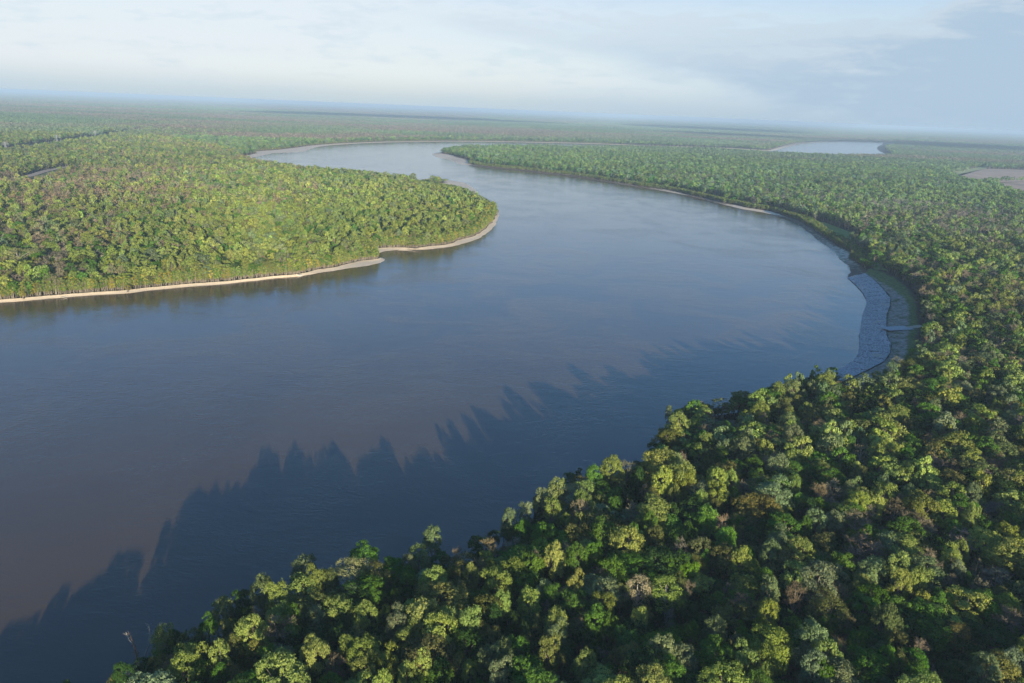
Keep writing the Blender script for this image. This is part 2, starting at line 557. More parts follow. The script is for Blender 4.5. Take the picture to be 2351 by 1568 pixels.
NEAR = [(1850, 885, 0, 22, .15), (1805, 901, 0, 16, .1), (1770, 915, 0, 8, .1), (1735, 928, 0, 6, .1), (1705, 944, 0, 6, .1), (1660, 952, 0, 6, .1), (1620, 957, 0, 6, .1), (1570, 972, 0, 6, .1), (1525, 1010, 0, 5, .1), (1500, 1060, 0, 5, .1), (1480, 1090, 2, 5, .1), (1430, 1100, 5, 5, .1),
    (1385, 1106, 6, 5, .1), (1325, 1125, 11, 5, .1), (1265, 1148, 13, 5, .1), (1190, 1188, 14, 5, .1), (1120, 1232, 15, 5, .1), (1055, 1262, 15, 5, .1), (1000, 1270, 12, 5, .1), (930, 1295, 14, 5, .1),
    (870, 1310, 8, 5, .1), (800, 1332, 12, 5, .1), (700, 1338, 14, 5, .1), (640, 1362, 14, 5, .1), (560, 1396, 12, 5, .1), (530, 1425, 6, 5, .1), (470, 1452, 12, 5, .1), (395, 1478, 12, 5, .1), (330, 1510, 8, 5, .1),
    (240, 1542, 9, 5, .1), (150, 1572, 10, 5, .1), (60, 1610, 10, 5, .1), (-50, 1670, 12, 5, .1), (-200, 1790, 12, 5, .1)]


def survey(lst):
    o = []
    for px, py, z, h, s in lst:
        x, y = gp(px, py, z)
        d = math.hypot(x, y)
        w = max(3.0, 0.42 * h / F * (d * d) / CAM_H)
        o.append((x, y, min(w, 330.0), s))
    return o


revW = np.array([gp(*p, 0.3) for p in REVET_W])
revL = np.array([gp(*p, 2.6) for p in REVET_L])
loop = survey(LEFT_FRONT) + survey(LEFT_BACK) + survey(RIGHT_BACK) + survey(RIGHT_FRONT)
for p in revW:
    w = np.min(np.linalg.norm(revL - p, axis=1))
    loop.append((p[0], p[1], max(8.0, w * 1.2), .2))
loop += survey(NEAR)
a_end, a_start = np.array(loop[-1][:2]), np.array(loop[0][:2])
# the river runs on out of the frame, towards -X
loop += [(a_end[0] - 350, a_end[1] - 190, 8, .1), (a_end[0] - 1500, a_end[1] - 500, 10, .2), (a_end[0] - 4000, a_end[1] - 300, 20, .2),
         (a_start[0] - 3500, a_start[1] + 350, 20, .8), (a_start[0] - 1200, a_start[1] - 60, 15, .8), (a_start[0] - 400, a_start[1] - 25, 14, .8)]
loop.append(loop[0])
ring0 = catmull(loop, lambda d: min(60.0, max(4.0, d * 0.007)))[:-1]
# a slightly ragged waterline
seg = np.linalg.norm(np.roll(ring0[:, :2], -1, 0) - ring0[:, :2], axis=1)
tan = np.roll(ring0[:, :2], -2, 0) - np.roll(ring0[:, :2], 2, 0)
tan /= np.linalg.norm(tan, axis=1)[:, None] + 1e-9
area2 = np.sum(ring0[:, 0] * np.roll(ring0[:, 1], -1) - np.roll(ring0[:, 0], -1) * ring0[:, 1])
sgn = 1.0 if area2 > 0 else -1.0
nrm = np.stack([tan[:, 1], -tan[:, 0]], 1) * sgn          # out of the water, into the land
jit = (vnoise(ring0[:, :2], 14, 3) - .5) * 3.0 + (vnoise(ring0[:, :2], 45, 4) - .5) * 4.0
ring0[:, :2] += nrm * jit[:, None]
RIV = ring0[:, :2].copy()
width = ring0[:, 2] * np.where(ring0[:, 2] < 30, .25 + .9 * vnoise(RIV, 28, 12) + .7 * vnoise(RIV, 90, 13), 1.0)
GZ = 1.8
# inland ring: offset, then pulled back wherever it would fold over
ring1 = RIV + nrm * width[:, None]
for it in range(6):
    e0 = np.roll(RIV, -1, 0) - RIV
    e1 = np.roll(ring1, -1, 0) - ring1
    bad = np.sum(e0 * e1, axis=1) < 0.05 * np.sum(e0 * e0, axis=1)
    if not bad.any():
        break
    for s in (-2, -1, 0, 1, 2):
        width[np.roll(bad, s)] *= 0.75
    width = np.maximum(width, 1.0)
    ring1 = RIV + nrm * width[:, None]
prof = [(-0.35, -1.6), (0.0, -0.15), (0.12, 0.2), (0.4, 0.5), (0.75, 1.1), (1.0, GZ)]
nr = len(RIV)
V, sand = [], []
for u, z in prof:
    wloc = width if u > 0 else np.minimum(width, 8.0)
    pts = RIV + nrm * (wloc * u)[:, None]
    zz = z + (vnoise(pts, 5, 9) - .5) * (0.4 if 0 < u < 1 else 0)
    V.append(np.column_stack([pts, zz]))
    sand.append(ring0[:, 3] * (1.0 if u < 0.95 else 0.55))
V = np.concatenate(V)
idx = np.arange(nr)
nx = np.roll(idx, -1)
Fc = np.concatenate([np.stack([k * nr + idx, k * nr + nx, (k + 1) * nr + nx, (k + 1) * nr + idx], 1) for k in range(len(prof) - 1)])
if sgn > 0:
    Fc = Fc[:, ::-1]
bank = obj("river_bank", mesh_from("river_bank", V, Fc, [M.bank], smooth=True, attrs={'sand': ('FLOAT', 'POINT', np.concatenate(sand))}))
tag(bank, kind="structure")

FAR = 60000.0
outer = [(-FAR, -4000), (FAR, -4000), (FAR, FAR), (-FAR, FAR)]
polys = [[Vector((x, y, 0)) for x, y in outer], [Vector((x, y, 0)) for x, y in ring1]]
tris = tessellate_polygon(polys)
gv = np.array([(x, y, GZ) for x, y in outer] + [(x, y, GZ) for x, y in ring1])
me = mesh_from("ground", gv, [t for t in tris], [M.floor])
ground = tag(obj("ground", me), kind="structure")
import bmesh
bm = bmesh.new()
bm.from_mesh(me)
for f in bm.faces:
    if f.normal.z < 0:
        f.normal_flip()
bm.to_mesh(me)
bm.free()
lo, hi = RIV.min(0) - 50, RIV.max(0) + 50
wm = mesh_from("river_water", [(lo[0], lo[1], 0), (hi[0], lo[1], 0), (hi[0], hi[1], 0), (lo[0], hi[1], 0)], [(0, 1, 2, 3)], [M.water])
tag(obj("water", wm), kind="structure")


def sheet(name, pts, z, mat, px=True, kind="structure"):
    P2 = np.array([gp(q[0], q[1], q[2] if len(q) > 2 else z) for q in pts]) if px else np.array(pts)
    t = tessellate_polygon([[Vector((x, y, 0)) for x, y in P2]])
    V = [(x, y, z) for x, y in P2]
    fs = []
    for a, b, c in t:
        n = (P2[b] - P2[a])[0] * (P2[c] - P2[a])[1] - (P2[b] - P2[a])[1] * (P2[c] - P2[a])[0]
        fs.append((a, b, c) if n > 0 else (a, c, b))
    o = obj(name, mesh_from(name, V, fs, [mat]))
    tag(o, kind=kind)
    return P2


CLEAR = []      # ground polygons where no tall tree grows
# green meadow behind the willow belt, the cutting of the levee, fields
CLEAR.append(sheet("meadow", [(1868, 507), (1895, 511), (1925, 522), (1955, 534), (1980, 548), (1978, 559), (1950, 556), (1925, 549), (1897, 534)], GZ + .05, M.meadow))
CLEAR.append(sheet("meadow", [(2003, 600), (2016, 603), (2040, 622), (2005, 618)], GZ + .05, M.meadow))
CLEAR.append(sheet("meadow", [(1630, 962), (1700, 964), (1708, 988), (1692, 1013), (1650, 1025), (1622, 1008)], GZ + .05, M.clearing))
lev = [gp(20, 425, GZ), gp(45, 417.5, GZ), gp(80, 407, GZ), gp(109, 398, GZ), gp(155, 389, GZ), gp(172, 386, GZ)]
field1 = sheet("field", [(2192, 402), (2262, 387), (2351, 389.5), (2460, 393), (2460, 414, 21), (2351, 406, 21), (2300, 407, 21), (2248, 413.5, 21), (2222, 408.5, 21), (2196, 404, 18)], GZ + .05, M.field)
CLEAR.append(field1)
CLEAR.append(sheet("field", [(2285, 420), (2351, 417.5), (2460, 421), (2460, 450, 21), (2351, 439, 21), (2330, 434, 21), (2300, 426, 18)], GZ + .05, M.field))
CLEAR.append(sheet("field_margin", [(2176, 395.5), (2250, 383), (2272, 381.5), (2283, 381.5), (2262, 386.9), (2191, 402.2, 12), (2180, 398.5, 16)], GZ + .05, M.fieldgrass))
CLEAR.append(sheet("lake", [(2104, 323), (2130, 325), (2170, 328.6), (2215, 332.2), (2216, 334), (2170, 331), (2125, 328), (2104, 325)], GZ + .06, M.water))


def ribbon(name, line, half, z, mat, bumpz=0.0, rows=2, near_side=0.0):
    P2 = catmull(np.array(line), lambda d: 20.0)
    t = np.gradient(P2, axis=0)
    t /= np.linalg.norm(t, axis=1)[:, None]
    n = np.stack([-t[:, 1], t[:, 0]], 1)
    us = np.linspace(-1, 1, rows + 1)
    V = np.concatenate([np.column_stack([P2 + n * (half * u), np.full(len(P2), z + bumpz * (1 - u * u))]) for u in us])
    k = len(P2)
    i = np.arange(k - 1)
    Fc = np.concatenate([np.stack([r * k + i + 1, r * k + i, (r + 1) * k + i, (r + 1) * k + i + 1], 1) for r in range(rows)])
    o = obj(name, mesh_from(name, V, Fc, [mat], smooth=True))
    tag(o, kind="structure")
    return np.concatenate([P2 + n * half, (P2 - n * (half + near_side))[::-1]])


CLEAR.append(ribbon("levee", lev, 24.0, GZ + .03, M.levee, 7.0, 6, 34.0))
sheet("grass_strip", CLEAR[-1], GZ + .01, M.levee, px=False)
ribbon("dirt_track", lev, 10.0, GZ + 7.1, M.dirt)
row_line = [gp(-80, 352, GZ), gp(12, 346, GZ), gp(109, 331, GZ), gp(170, 322, GZ), gp(219, 315, GZ), gp(289, 304.5, GZ), gp(330, 299, GZ)]
CLEAR.append(ribbon("power_line_cutting", row_line, 40.0, GZ + .03, M.levee, near_side=40.0))

# terraces behind the revetment
nL = 60


def resample(P, n):
    P = np.asarray(P, float)
    s = np.concatenate([[0], np.cumsum(np.linalg.norm(np.diff(P, axis=0), axis=1))])
    q = np.linspace(0, s[-1], n)
    return np.stack([np.interp(q, s, P[:, k]) for k in range(P.shape[1])], 1)


Lr = resample(revL, nL)
terE = np.array([gp(*p, 4.0) for p in TERR_E])
Er = resample(terE, nL)
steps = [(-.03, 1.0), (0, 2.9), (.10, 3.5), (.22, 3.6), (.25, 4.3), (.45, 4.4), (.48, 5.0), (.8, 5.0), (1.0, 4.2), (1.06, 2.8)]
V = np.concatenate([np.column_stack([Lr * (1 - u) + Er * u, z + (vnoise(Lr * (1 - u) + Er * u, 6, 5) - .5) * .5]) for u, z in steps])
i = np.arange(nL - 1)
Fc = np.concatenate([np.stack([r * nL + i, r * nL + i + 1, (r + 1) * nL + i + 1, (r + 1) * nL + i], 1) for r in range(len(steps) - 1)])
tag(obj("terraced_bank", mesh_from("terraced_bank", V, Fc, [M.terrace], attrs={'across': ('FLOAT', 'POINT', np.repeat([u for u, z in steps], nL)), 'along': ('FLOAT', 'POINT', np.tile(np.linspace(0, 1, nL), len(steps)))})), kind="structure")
CLEAR.append(np.concatenate([revW, np.array([[revL[-1][0] - 15, revL[-1][1] - 10]]), terE[::-1]]))
tr_line = [gp(2036, 757, 4), gp(2075, 753, 5), (gp(2112, 749.5, 5))]
ribbon("concrete_ramp", [gp(2030, 757.5, 4), gp(2060, 754, 5), gp(2088, 752.5, 5)], 7.0, 5.3, M.ramp)
ribbon("dirt_track", [gp(2084, 752.5, 5), gp(2100, 751, 5), gp(2118, 748.5, 5)], 4.0, 5.36, M.dirt)

# concrete mattress revetment: thing > slab, concrete_blocks (too small to pick apart)
nU, = (26,)
Wd = resample(revW, 400)
Ld = resample(revL, 400)
blen = np.linalg.norm(np.diff((Wd + Ld) / 2, axis=0), axis=1).sum()
nS = int(blen / 1.5)
Wd, Ld = resample(revW, nS + 1), resample(revL, nS + 1)
wid = np.linalg.norm(Wd - Ld, axis=1).mean()
nU = int(wid / 1.35)


def rev_pt(s, u):
    a = Wd[np.clip(np.floor(s).astype(int), 0, nS - 1)]
    a2 = Wd[np.clip(np.floor(s).astype(int) + 1, 0, nS)]
    b = Ld[np.clip(np.floor(s).astype(int), 0, nS - 1)]
    b2 = Ld[np.clip(np.floor(s).astype(int) + 1, 0, nS)]
    fr = (s - np.floor(s))[:, None]
    w = a * (1 - fr) + a2 * fr
    l = b * (1 - fr) + b2 * fr
    p = w * (1 - u[:, None]) + l * u[:, None]
    z = 0.6 + 2.9 * u ** 0.75 + (vnoise(p, 9, 21) - .5) * .5
    return np.column_stack([p, z])


revet = empty("revetment", (float(Wd[0][0]), float(Wd[0][1]), 0))
tag(revet, "grey concrete block mat paving the bare river bank below the terraces", "revetment")
org = np.array([Wd[0][0], Wd[0][1], 0])
sg, ug = np.meshgrid(np.arange(0, nS, 3), np.linspace(0, 1, 9), indexing='ij')
Pm = rev_pt(sg.ravel().astype(float), ug.ravel()) - org
Pm[:, 2] -= .02
k = 9
rr = sg.shape[0]
ii, jj = np.meshgrid(np.arange(rr - 1), np.arange(k - 1), indexing='ij')
b0 = (ii * k + jj).ravel()
obj("slab", mesh_from("slab", Pm, np.stack([b0, b0 + k, b0 + k + 1, b0 + 1], 1), [M.bank], smooth=True, attrs={'sand': ('FLOAT', 'POINT', np.full(len(Pm), .15))}), revet)
ss, uu = np.meshgrid(np.arange(nS), np.arange(nU), indexing='ij')
ss, uu = ss.ravel().astype(float), uu.ravel()
keep = (rng.random(len(ss)) > .02) & ((ss + np.round(3 * vnoise(np.stack([ss, uu * 1.0], 1), 7, 3))) % 15 != 0)
ss, uu = ss[keep], uu[keep]
g = .07
quad = [rev_pt(ss + a, (uu + b) / nU) for a, b in ((g, g), (1 - g - 1e-6, g), (1 - g - 1e-6, 1 - g), (g, 1 - g))]
nb = len(ss)
tilt = rng.random(nb) ** 2 * .45
top = [q.copy() for q in quad]
for j, q in enumerate(top):
    q[:, 2] += .10 + tilt * (1 if j in (0, 3) else .3)
for q in quad:
    q[:, 2] -= .1
V = np.stack(quad + top, 1).reshape(-1, 3) - org
b0 = np.arange(nb) * 8
Fc = np.concatenate([np.stack([b0 + a, b0 + b, b0 + c, b0 + d_], 1) for a, b, c, d_ in ((4, 5, 6, 7), (0, 1, 5, 4), (1, 2, 6, 5), (2, 3, 7, 6), (3, 0, 4, 7))])
bv = np.repeat(rng.random(nb), 8)
cb = obj("concrete_blocks", mesh_from("concrete_blocks", V, Fc, [M.concrete], attrs={'blockvar': ('FLOAT', 'POINT', bv)}), revet)
cb["kind"] = "stuff"


# ------------------------------------------------------------------ tree models
def leaf_cards(C, Nrm, size, r):
    n = len(C)
    Nrm = Nrm / (np.linalg.norm(Nrm, axis=1)[:, None] + 1e-9)
    t = r.normal(size=(n, 3))
    t -= Nrm * np.sum(t * Nrm, 1)[:, None]
    t /= np.linalg.norm(t, axis=1)[:, None] + 1e-9
    b = np.cross(Nrm, t)
    s = size * r.uniform(.6, 1.25, n)[:, None]
    V = np.stack([C - t * s - b * s * .45, C + b * s * .25 - t * s * .2 - b * s * .7, C + t * s + b * s * .2, C - t * s * .1 + b * s * .75], 1).reshape(-1, 3)
    q = np.arange(n) * 4
    return V, np.stack([q, q + 1, q + 2, q + 3], 1)


def unit(r, n):
    v = r.normal(size=(n, 3))
    return v / np.linalg.norm(v, axis=1)[:, None]


def skeleton(r, H, R, base, nl, spread=1.0, tops=None):
    """trunk and limbs reaching the lobe centres; returns paths and lobe centres"""
    bend = r.normal(size=2) * H * .02
    top = np.array([bend[0] * 2, bend[1] * 2, H * .8])
    tr = H * .016 + .08
    trunk = [np.array([0, 0, -.6]), np.array([bend[0] * .5, bend[1] * .5, H * base * .7]), np.array([bend[0], bend[1], H * (base + .1)]), np.array([bend[0] * 1.6, bend[1] * 1.6, H * .66]), top]
    paths = [(trunk, [tr * 1.5, tr, tr * .8, tr * .45, tr * .12])]
    lobes = []
    for k in range(nl):
        t = (k + .5) / nl
        z = base + .12 + (0.86 - base - .12) * t ** .9
        env = math.sqrt(max(0.05, 1 - ((z - (base + .96) / 2) / ((1.02 - base) / 2)) ** 2))
        rr = R * env * r.uniform(.5, .78) * spread
        if k == nl - 1:
            rr *= .2
        a = k * 2.399 + r.uniform(-.5, .5)
        c = np.array([math.cos(a) * rr + bend[0], math.sin(a) * rr + bend[1], z * H + r.normal() * H * .02])
        s0 = max(base * .8, z - .22) * H
        f = min(1, s0 / (H * .8))
        st = np.array([bend[0] * f * 1.6, bend[1] * f * 1.6, s0])
        mid_ = (st * .5 + c * .5) + np.array([0, 0, -.04 * H])
        paths.append(([st, mid_, c], [tr * .5, tr * .3, tr * .08]))
        lobes.append(c)
    return paths, np.array(lobes)


def crown(r, lobes, R, H, base, k, q, leaf, lobe_r=.44, clump=1.15, flat=.85):
    """leaf clumps gathered on the outer side of each lobe"""
    cen = np.array([0, 0, H * (base + 1) / 2])
    C = []
    for c in lobes:
        rl = R * lobe_r * r.uniform(.65, 1.35)
        u = unit(r, k * 3)
        out_ = (c - cen) / (np.linalg.norm(c - cen) + 1e-6)
        score = u @ (out_ * .6 + np.array([0, 0, .65])) + r.normal(size=k * 3) * .25
        u = u[np.argsort(-score)[:k]]
        C.append(c + u * rl * np.array([1, 1, flat]) * r.uniform(.8, 1.05, (k, 1)))
    C = np.concatenate(C)
    n = len(C)
    rc = clump * r.uniform(.5, 1.45, n)
    u = unit(r, n * q)
    rad = np.repeat(rc, q) * r.uniform(.35, 1.0, n * q) ** .6
    P = np.repeat(C, q, 0) + u * rad[:, None] * np.array([1, 1, .9])
    outw = P - cen
    outw /= np.linalg.norm(outw, axis=1)[:, None] + 1e-6
    Nn = u * .9 + outw * .55 + r.normal(size=(n * q, 3)) * .35
    V, Fc = leaf_cards(P, Nn, leaf, r)
    var = np.clip(np.repeat(r.uniform(.2, .8, n), q) + r.normal(size=n * q) * .2, 0, 1)
    return V, Fc, np.repeat(var, 4)


def twig_crown(r, lobes, R, H, base, k, q, tw, wdt):
    """bare crown: thin twigs fanning outwards and up from limb ends"""
    root = np.array([0, 0, H * base])
    Vs = []
    st_all, en_all = [], []
    for c in lobes:
        u = unit(r, k)
        u[:, 2] = np.abs(u[:, 2]) * .8 + .05
        e = c + u * R * .5 * r.uniform(.6, 1.1, (k, 1))
        s = c + r.normal(size=(k, 3)) * R * .05
        st_all.append(s)
        en_all.append(e)
    s = np.concatenate(st_all)
    e = np.concatenate(en_all)
    n = len(s)
    limbs_s, limbs_e = s, e
    f = r.uniform(.25, 1.0, (n * q, 1))
    b = np.repeat(s, q, 0) * (1 - f) + np.repeat(e, q, 0) * f
    d = np.repeat(e - s, q, 0)
    d /= np.linalg.norm(d, axis=1)[:, None] + 1e-6
    d = d * .8 + unit(r, n * q) * .75 + np.array([0, 0, .35])
    d /= np.linalg.norm(d, axis=1)[:, None]
    ln = tw * r.uniform(.5, 1.3, (n * q, 1))
    side = np.cross(d, unit(r, n * q))
    side /= np.linalg.norm(side, axis=1)[:, None] + 1e-6
    V1 = np.stack([b - side * wdt, b + side * wdt, b + d * ln], 1).reshape(-1, 3)
    d2 = limbs_e - limbs_s
    side2 = np.cross(d2, unit(r, n))
    side2 /= np.linalg.norm(side2, axis=1)[:, None] + 1e-6
    V2 = np.stack([limbs_s - side2 * wdt * 1.8, limbs_s + side2 * wdt * 1.8, limbs_e], 1).reshape(-1, 3)
    V = np.concatenate([V1, V2])
    Fc = np.arange(len(V)).reshape(-1, 3)
    var = np.repeat(np.clip(r.normal(.5, .22, len(Fc)), 0, 1), 3)
    return V, Fc, var


LODS = {0: dict(k=26, q=20, leaf=.31, clump=.80, sides=6), 1: dict(k=14, q=9, leaf=.66, clump=1.05, sides=4), 2: dict(k=6, q=4, leaf=1.45, clump=1.5, sides=3)}
HB, RB = 24.0, 6.0


def tree_parts(style, seed, lod):
    """(wood V,F), (crown V,F,var), crown kind — a tree 24 m high, 12 m across, root at the origin"""
    r = np.random.default_rng(seed * 7 + lod)
    p = LODS[lod]
    H, R = HB, RB
    k, q = p['k'], p['q']
    if style == 'poplar':
        base, nl = r.uniform(.24, .36), [17, 12, 8][lod]
        paths, lobes = skeleton(r, H, R, base, nl, 1.0)
        cr = crown(r, lobes, R, H, base, k, q, p['leaf'], .38, p['clump'] * 1.12, 1.1)
        kind = 'leaf'
    elif style == 'round':
        base, nl = r.uniform(.28, .42), [14, 10, 7][lod]
        paths, lobes = skeleton(r, H, R, base, nl, 1.08)
        cr = crown(r, lobes, R, H, base, int(k * 1.15), q, p['leaf'], .48, p['clump'] * 1.15, .85)
        kind = 'leaf'
    elif style == 'airy':                    # newly leafing, limbs show through
        base, nl = r.uniform(.28, .4), [15, 10, 6][lod]
        paths, lobes = skeleton(r, H, R, base, nl, 1.15)
        cr = crown(r, lobes, R, H, base, int(k * .95), max(3, int(q * .6)), p['leaf'] * .85, .42, p['clump'] * 1.35, .9)
        kind = 'leaf'
    elif style == 'bare':
        base, nl = r.uniform(.22, .34), [13, 10, 6][lod]
        paths, lobes = skeleton(r, H, R * .9, base, nl, 1.1)
        cr = twig_crown(r, lobes, R, H, base, [20, 11, 6][lod], [18, 8, 4][lod], [.9, 1.2, 1.9][lod], [.040, .085, .22][lod])
        kind = 'twig'
    elif style == 'willow':                  # slender young trees of the water's edge
        base, nl = r.uniform(.10, .24), [9, 7, 5][lod]
        R = 3.6
        paths, lobes = skeleton(r, H, R, base, nl, .8)
        cr = crown(r, lobes, R, H, base, max(5, int(k * .7)), max(3, int(q * .8)), p['leaf'] * .95, .42, p['clump'] * .85, 1.3)
        kind = 'leaf'
    elif style == 'bush':
        H, R, base, nl = 24.0, 9.0, .04, [9, 7, 5][lod]
        paths, lobes = skeleton(r, H, R, .1, nl, 1.0)
        cr = crown(r, lobes, R, H, base, k, q, p['leaf'] * 1.6, .5, p['clump'] * 1.9, .9)
        kind = 'leaf'
    if lod == 2:
        paths = paths[:1]
    return tubes(paths, p['sides']), cr, kind


STYLES = ['poplar', 'round', 'airy', 'bare', 'willow', 'bush']
NVAR = {0: 6, 1: 4, 2: 4}
PARTS = {}
proto_col = bpy.data.collections.new("tree_models")       # sources of the woods' instances, not in the scene themselves
VID = {}
count = 0
for lod in (0, 1, 2):
    for st in STYLES:
        for v in range(NVAR[lod]):
            (wv, wf), (cv, cf, var), kind = tree_parts(st, 100 * STYLES.index(st) + v + 1, lod)
            if lod == 0 and st not in ('bush',):
                wm0 = mesh_from("trunk", wv, wf, [M.bark], smooth=True)
                cm0 = mesh_from("crown", cv, cf, [M.leaf if kind == 'leaf' else M.twig], attrs={'leafvar': ('FLOAT', 'POINT', var)})
                PARTS[(st, v)] = (wm0, cm0)
            V = np.concatenate([wv, cv])
            if cf.shape[1] == 4:
                Fa = np.concatenate([wf, cf + len(wv)])
                me = mesh_from("tree_model", V, Fa, [M.bark, M.leaf_i], np.r_[np.zeros(len(wf)), np.ones(len(cf))], attrs={'leafvar': ('FLOAT', 'POINT', np.r_[np.full(len(wv), .5), var])})
            else:
                wt = np.concatenate([wf[:, [0, 1, 2]], wf[:, [0, 2, 3]]])
                Fa = np.concatenate([wt, cf + len(wv)])
                me = mesh_from("tree_model", V, Fa, [M.bark, M.twig_i], np.r_[np.zeros(len(wt)), np.ones(len(cf))], attrs={'leafvar': ('FLOAT', 'POINT', np.r_[np.full(len(wv), .5), var])})
            o = bpy.data.objects.new("model_%03d" % count, me)
            proto_col.objects.link(o)
            VID[(lod, st, v)] = count
            count += 1


def patch_model(size, n, cards, leaf, seed, hmin=14, hmax=27):
    """a square of closed canopy seen from kilometres away"""
    r = np.random.default_rng(seed)
    g = int(math.sqrt(n))
    cell = size / g
    ix, iy = np.meshgrid(np.arange(g), np.arange(g), indexing='ij')
    c = np.stack([(ix.ravel() + r.uniform(.1, .9, g * g)) * cell - size / 2, (iy.ravel() + r.uniform(.1, .9, g * g)) * cell - size / 2], 1)
    h = r.uniform(hmin, hmax, g * g)
    rad = cell * .46
    u = unit(r, g * g * cards)
    u[:, 2] = np.abs(u[:, 2]) * 1.15 - .3
    P = np.repeat(np.column_stack([c, h - 5]), cards, 0) + u * np.array([rad, rad, 5.5])
    V, Fc = leaf_cards(P, u * np.array([1, 1, .45]) + r.normal(size=u.shape) * .2, leaf, r)
    var = np.repeat(np.clip(np.repeat(r.uniform(0.1, .9, g * g), cards) + r.normal(size=len(P)) * .1, 0, 1), 4)
    return mesh_from("canopy_model", V, Fc, [M.leaf_i], attrs={'leafvar': ('FLOAT', 'POINT', var)})


for nm, args in (("near", (90.0, 81, 7, 3.4)), ("far", (420.0, 900, 3, 7.5))):
    for v in range(3):
        o = bpy.data.objects.new("model_%03d" % count, patch_model(*args, 900 + v + (50 if nm == "far" else 0)))
        proto_col.objects.link(o)
        VID[(nm, v)] = count
        count += 1

# geometry-node group that sets tree models on points
ng = bpy.data.node_groups.new("woods", 'GeometryNodeTree')
ng.interface.new_socket("Geometry", in_out='INPUT', socket_type='NodeSocketGeometry')
ng.interface.new_socket("Geometry", in_out='OUTPUT', socket_type='NodeSocketGeometry')
gi, go = ng.nodes.new('NodeGroupInput'), ng.nodes.new('NodeGroupOutput')
ci = ng.nodes.new('GeometryNodeCollectionInfo')
ci.inputs['Collection'].default_value = proto_col
ci.inputs['Separate Children'].default_value = True
ci.inputs['Reset Children'].default_value = True
ip = ng.nodes.new('GeometryNodeInstanceOnPoints')
ip.inputs['Pick Instance'].default_value = True


def named(n, t):
    a = ng.nodes.new('GeometryNodeInputNamedAttribute')
    a.data_type = t
    a.inputs['Name'].default_value = n
    return a.outputs[0]


e2r = ng.nodes.new('FunctionNodeEulerToRotation')
ng.links.new(named('rot', 'FLOAT_VECTOR'), e2r.inputs[0])
ng.links.new(gi.outputs[0], ip.inputs['Points'])
ng.links.new(ci.outputs[0], ip.inputs['Instance'])
ng.links.new(named('vid', 'INT'), ip.inputs['Instance Index'])
ng.links.new(e2r.outputs[0], ip.inputs['Rotation'])
ng.links.new(named('scl', 'FLOAT_VECTOR'), ip.inputs['Scale'])
ng.links.new(ip.outputs[0], go.inputs[0])


def woods(name, label, P, vid, scl, rot, tint):
    n = len(P)
    t4 = np.column_stack([tint, np.ones(n)])
    me = mesh_from(name, P, [], attrs={'vid': ('INT', 'POINT', vid), 'scl': ('FLOAT_VECTOR', 'POINT', scl), 'rot': ('FLOAT_VECTOR', 'POINT', rot), 'tint': ('FLOAT_COLOR', 'POINT', t4)})
    o = obj(name, me)
    md = o.modifiers.new("woods", 'NODES')
    md.node_group = ng
    tag(o, label, kind="stuff")
    return o


# leaf colours (albedo) of the kinds of tree
TINT = {'Y': (.215, .265, .062), 'G': (.090, .178, .026), 'D': (.042, .086, .020), 'O': (.145, .155, .045), 'S': (.165, .210, .092),
        'B': (.205, .168, .105), 'W': (.300, .270, .165), 'K': (.320, .280, .045)}
STYLE_OF = {'Y': ['poplar'], 'G': ['round', 'poplar'], 'D': ['round'], 'O': ['airy', 'round'], 'S': ['poplar'], 'B': ['bare'], 'W': ['bare'], 'K': ['willow']}

# ------------------------------------------------------------------ surveyed trees of the near bank (crown centre x, y, crown width, kind)
# kinds: Y pale yellow-green, G fresh green, D deep green, O olive, S silvery green, B brown leafless, W pale-limbed, K yellow willow
SURVEY = []


def trees(x0, y0, sc, txt):
    for it in txt.replace('\n', ' ').split(';'):
        it = it.strip()
        if it:
            a = it.split(',')
            SURVEY.append([(x0 + float(a[0]) * sc) * .81632, (y0 + float(a[1]) * sc) * .81632, float(a[2]) * sc * .81632, a[3].strip(), a[4].strip() if len(a) > 4 else ''])


trees(300, 1621, .20417, """790,870,230,O; 760,980,200,O; 1610,470,270,S,lone; 1880,380,220,D; 2120,250,260,S; 1400,760,200,G; 1180,920,260,O; 950,920,200,D; 1690,790,180,O; 2080,640,240,B;
1980,820,340,Y; 2170,950,280,O; 1760,1010,220,O; 1170,1180,320,Y; 1540,1160,250,Y; 1080,1370,300,Y; 750,1290,200,O; 880,1290,200,B; 2060,1100,200,O; 1960,1180,180,O; 220,1390,220,D;
560,1330,250,D; 1560,1430,200,G; 1740,1400,260,O; 2200,1180,200,G; 1300,1380,250,G; 1010,1040,200,D; 1900,600,180,D""")
trees(740, 1521, .25513, """470,340,260,S; 440,560,360,Y; 590,490,190,Y; 150,670,230,Y; 170,900,230,Y; 310,890,170,G; 320,1060,160,Y; 290,1170,190,D; 680,400,80,Y; 740,500,180,O; 960,400,330,W,forked;
1120,220,290,G; 1240,430,290,O,darkolive; 840,800,270,Y,egg; 1120,870,230,Y; 1335,860,130,Y; 1330,700,200,D; 1590,680,220,D; 1590,460,230,G; 1870,480,270,Y; 1720,200,220,S; 1620,300,150,S; 2080,430,150,O;
2130,200,130,B; 2120,690,120,G; 2040,920,240,Y; 1790,880,220,G; 2100,1140,230,G; 1490,960,220,S; 1620,1120,290,Y; 1440,1240,120,Y; 1550,1310,200,D; 640,1110,290,D; 830,1080,220,D; 1170,1100,180,D;
580,1310,270,Y; 950,1240,180,Y; 1130,1300,310,Y; 1130,1460,300,Y; 1380,1390,250,Y; 1990,1330,180,B; 1740,1420,200,Y; 1590,1530,180,Y; 1960,1510,230,G; 2150,1400,180,O; 780,1420,220,B; 280,1470,200,B,rust; 500,1490,200,D; 380,1290,110,G; 1480,650,180,D""")
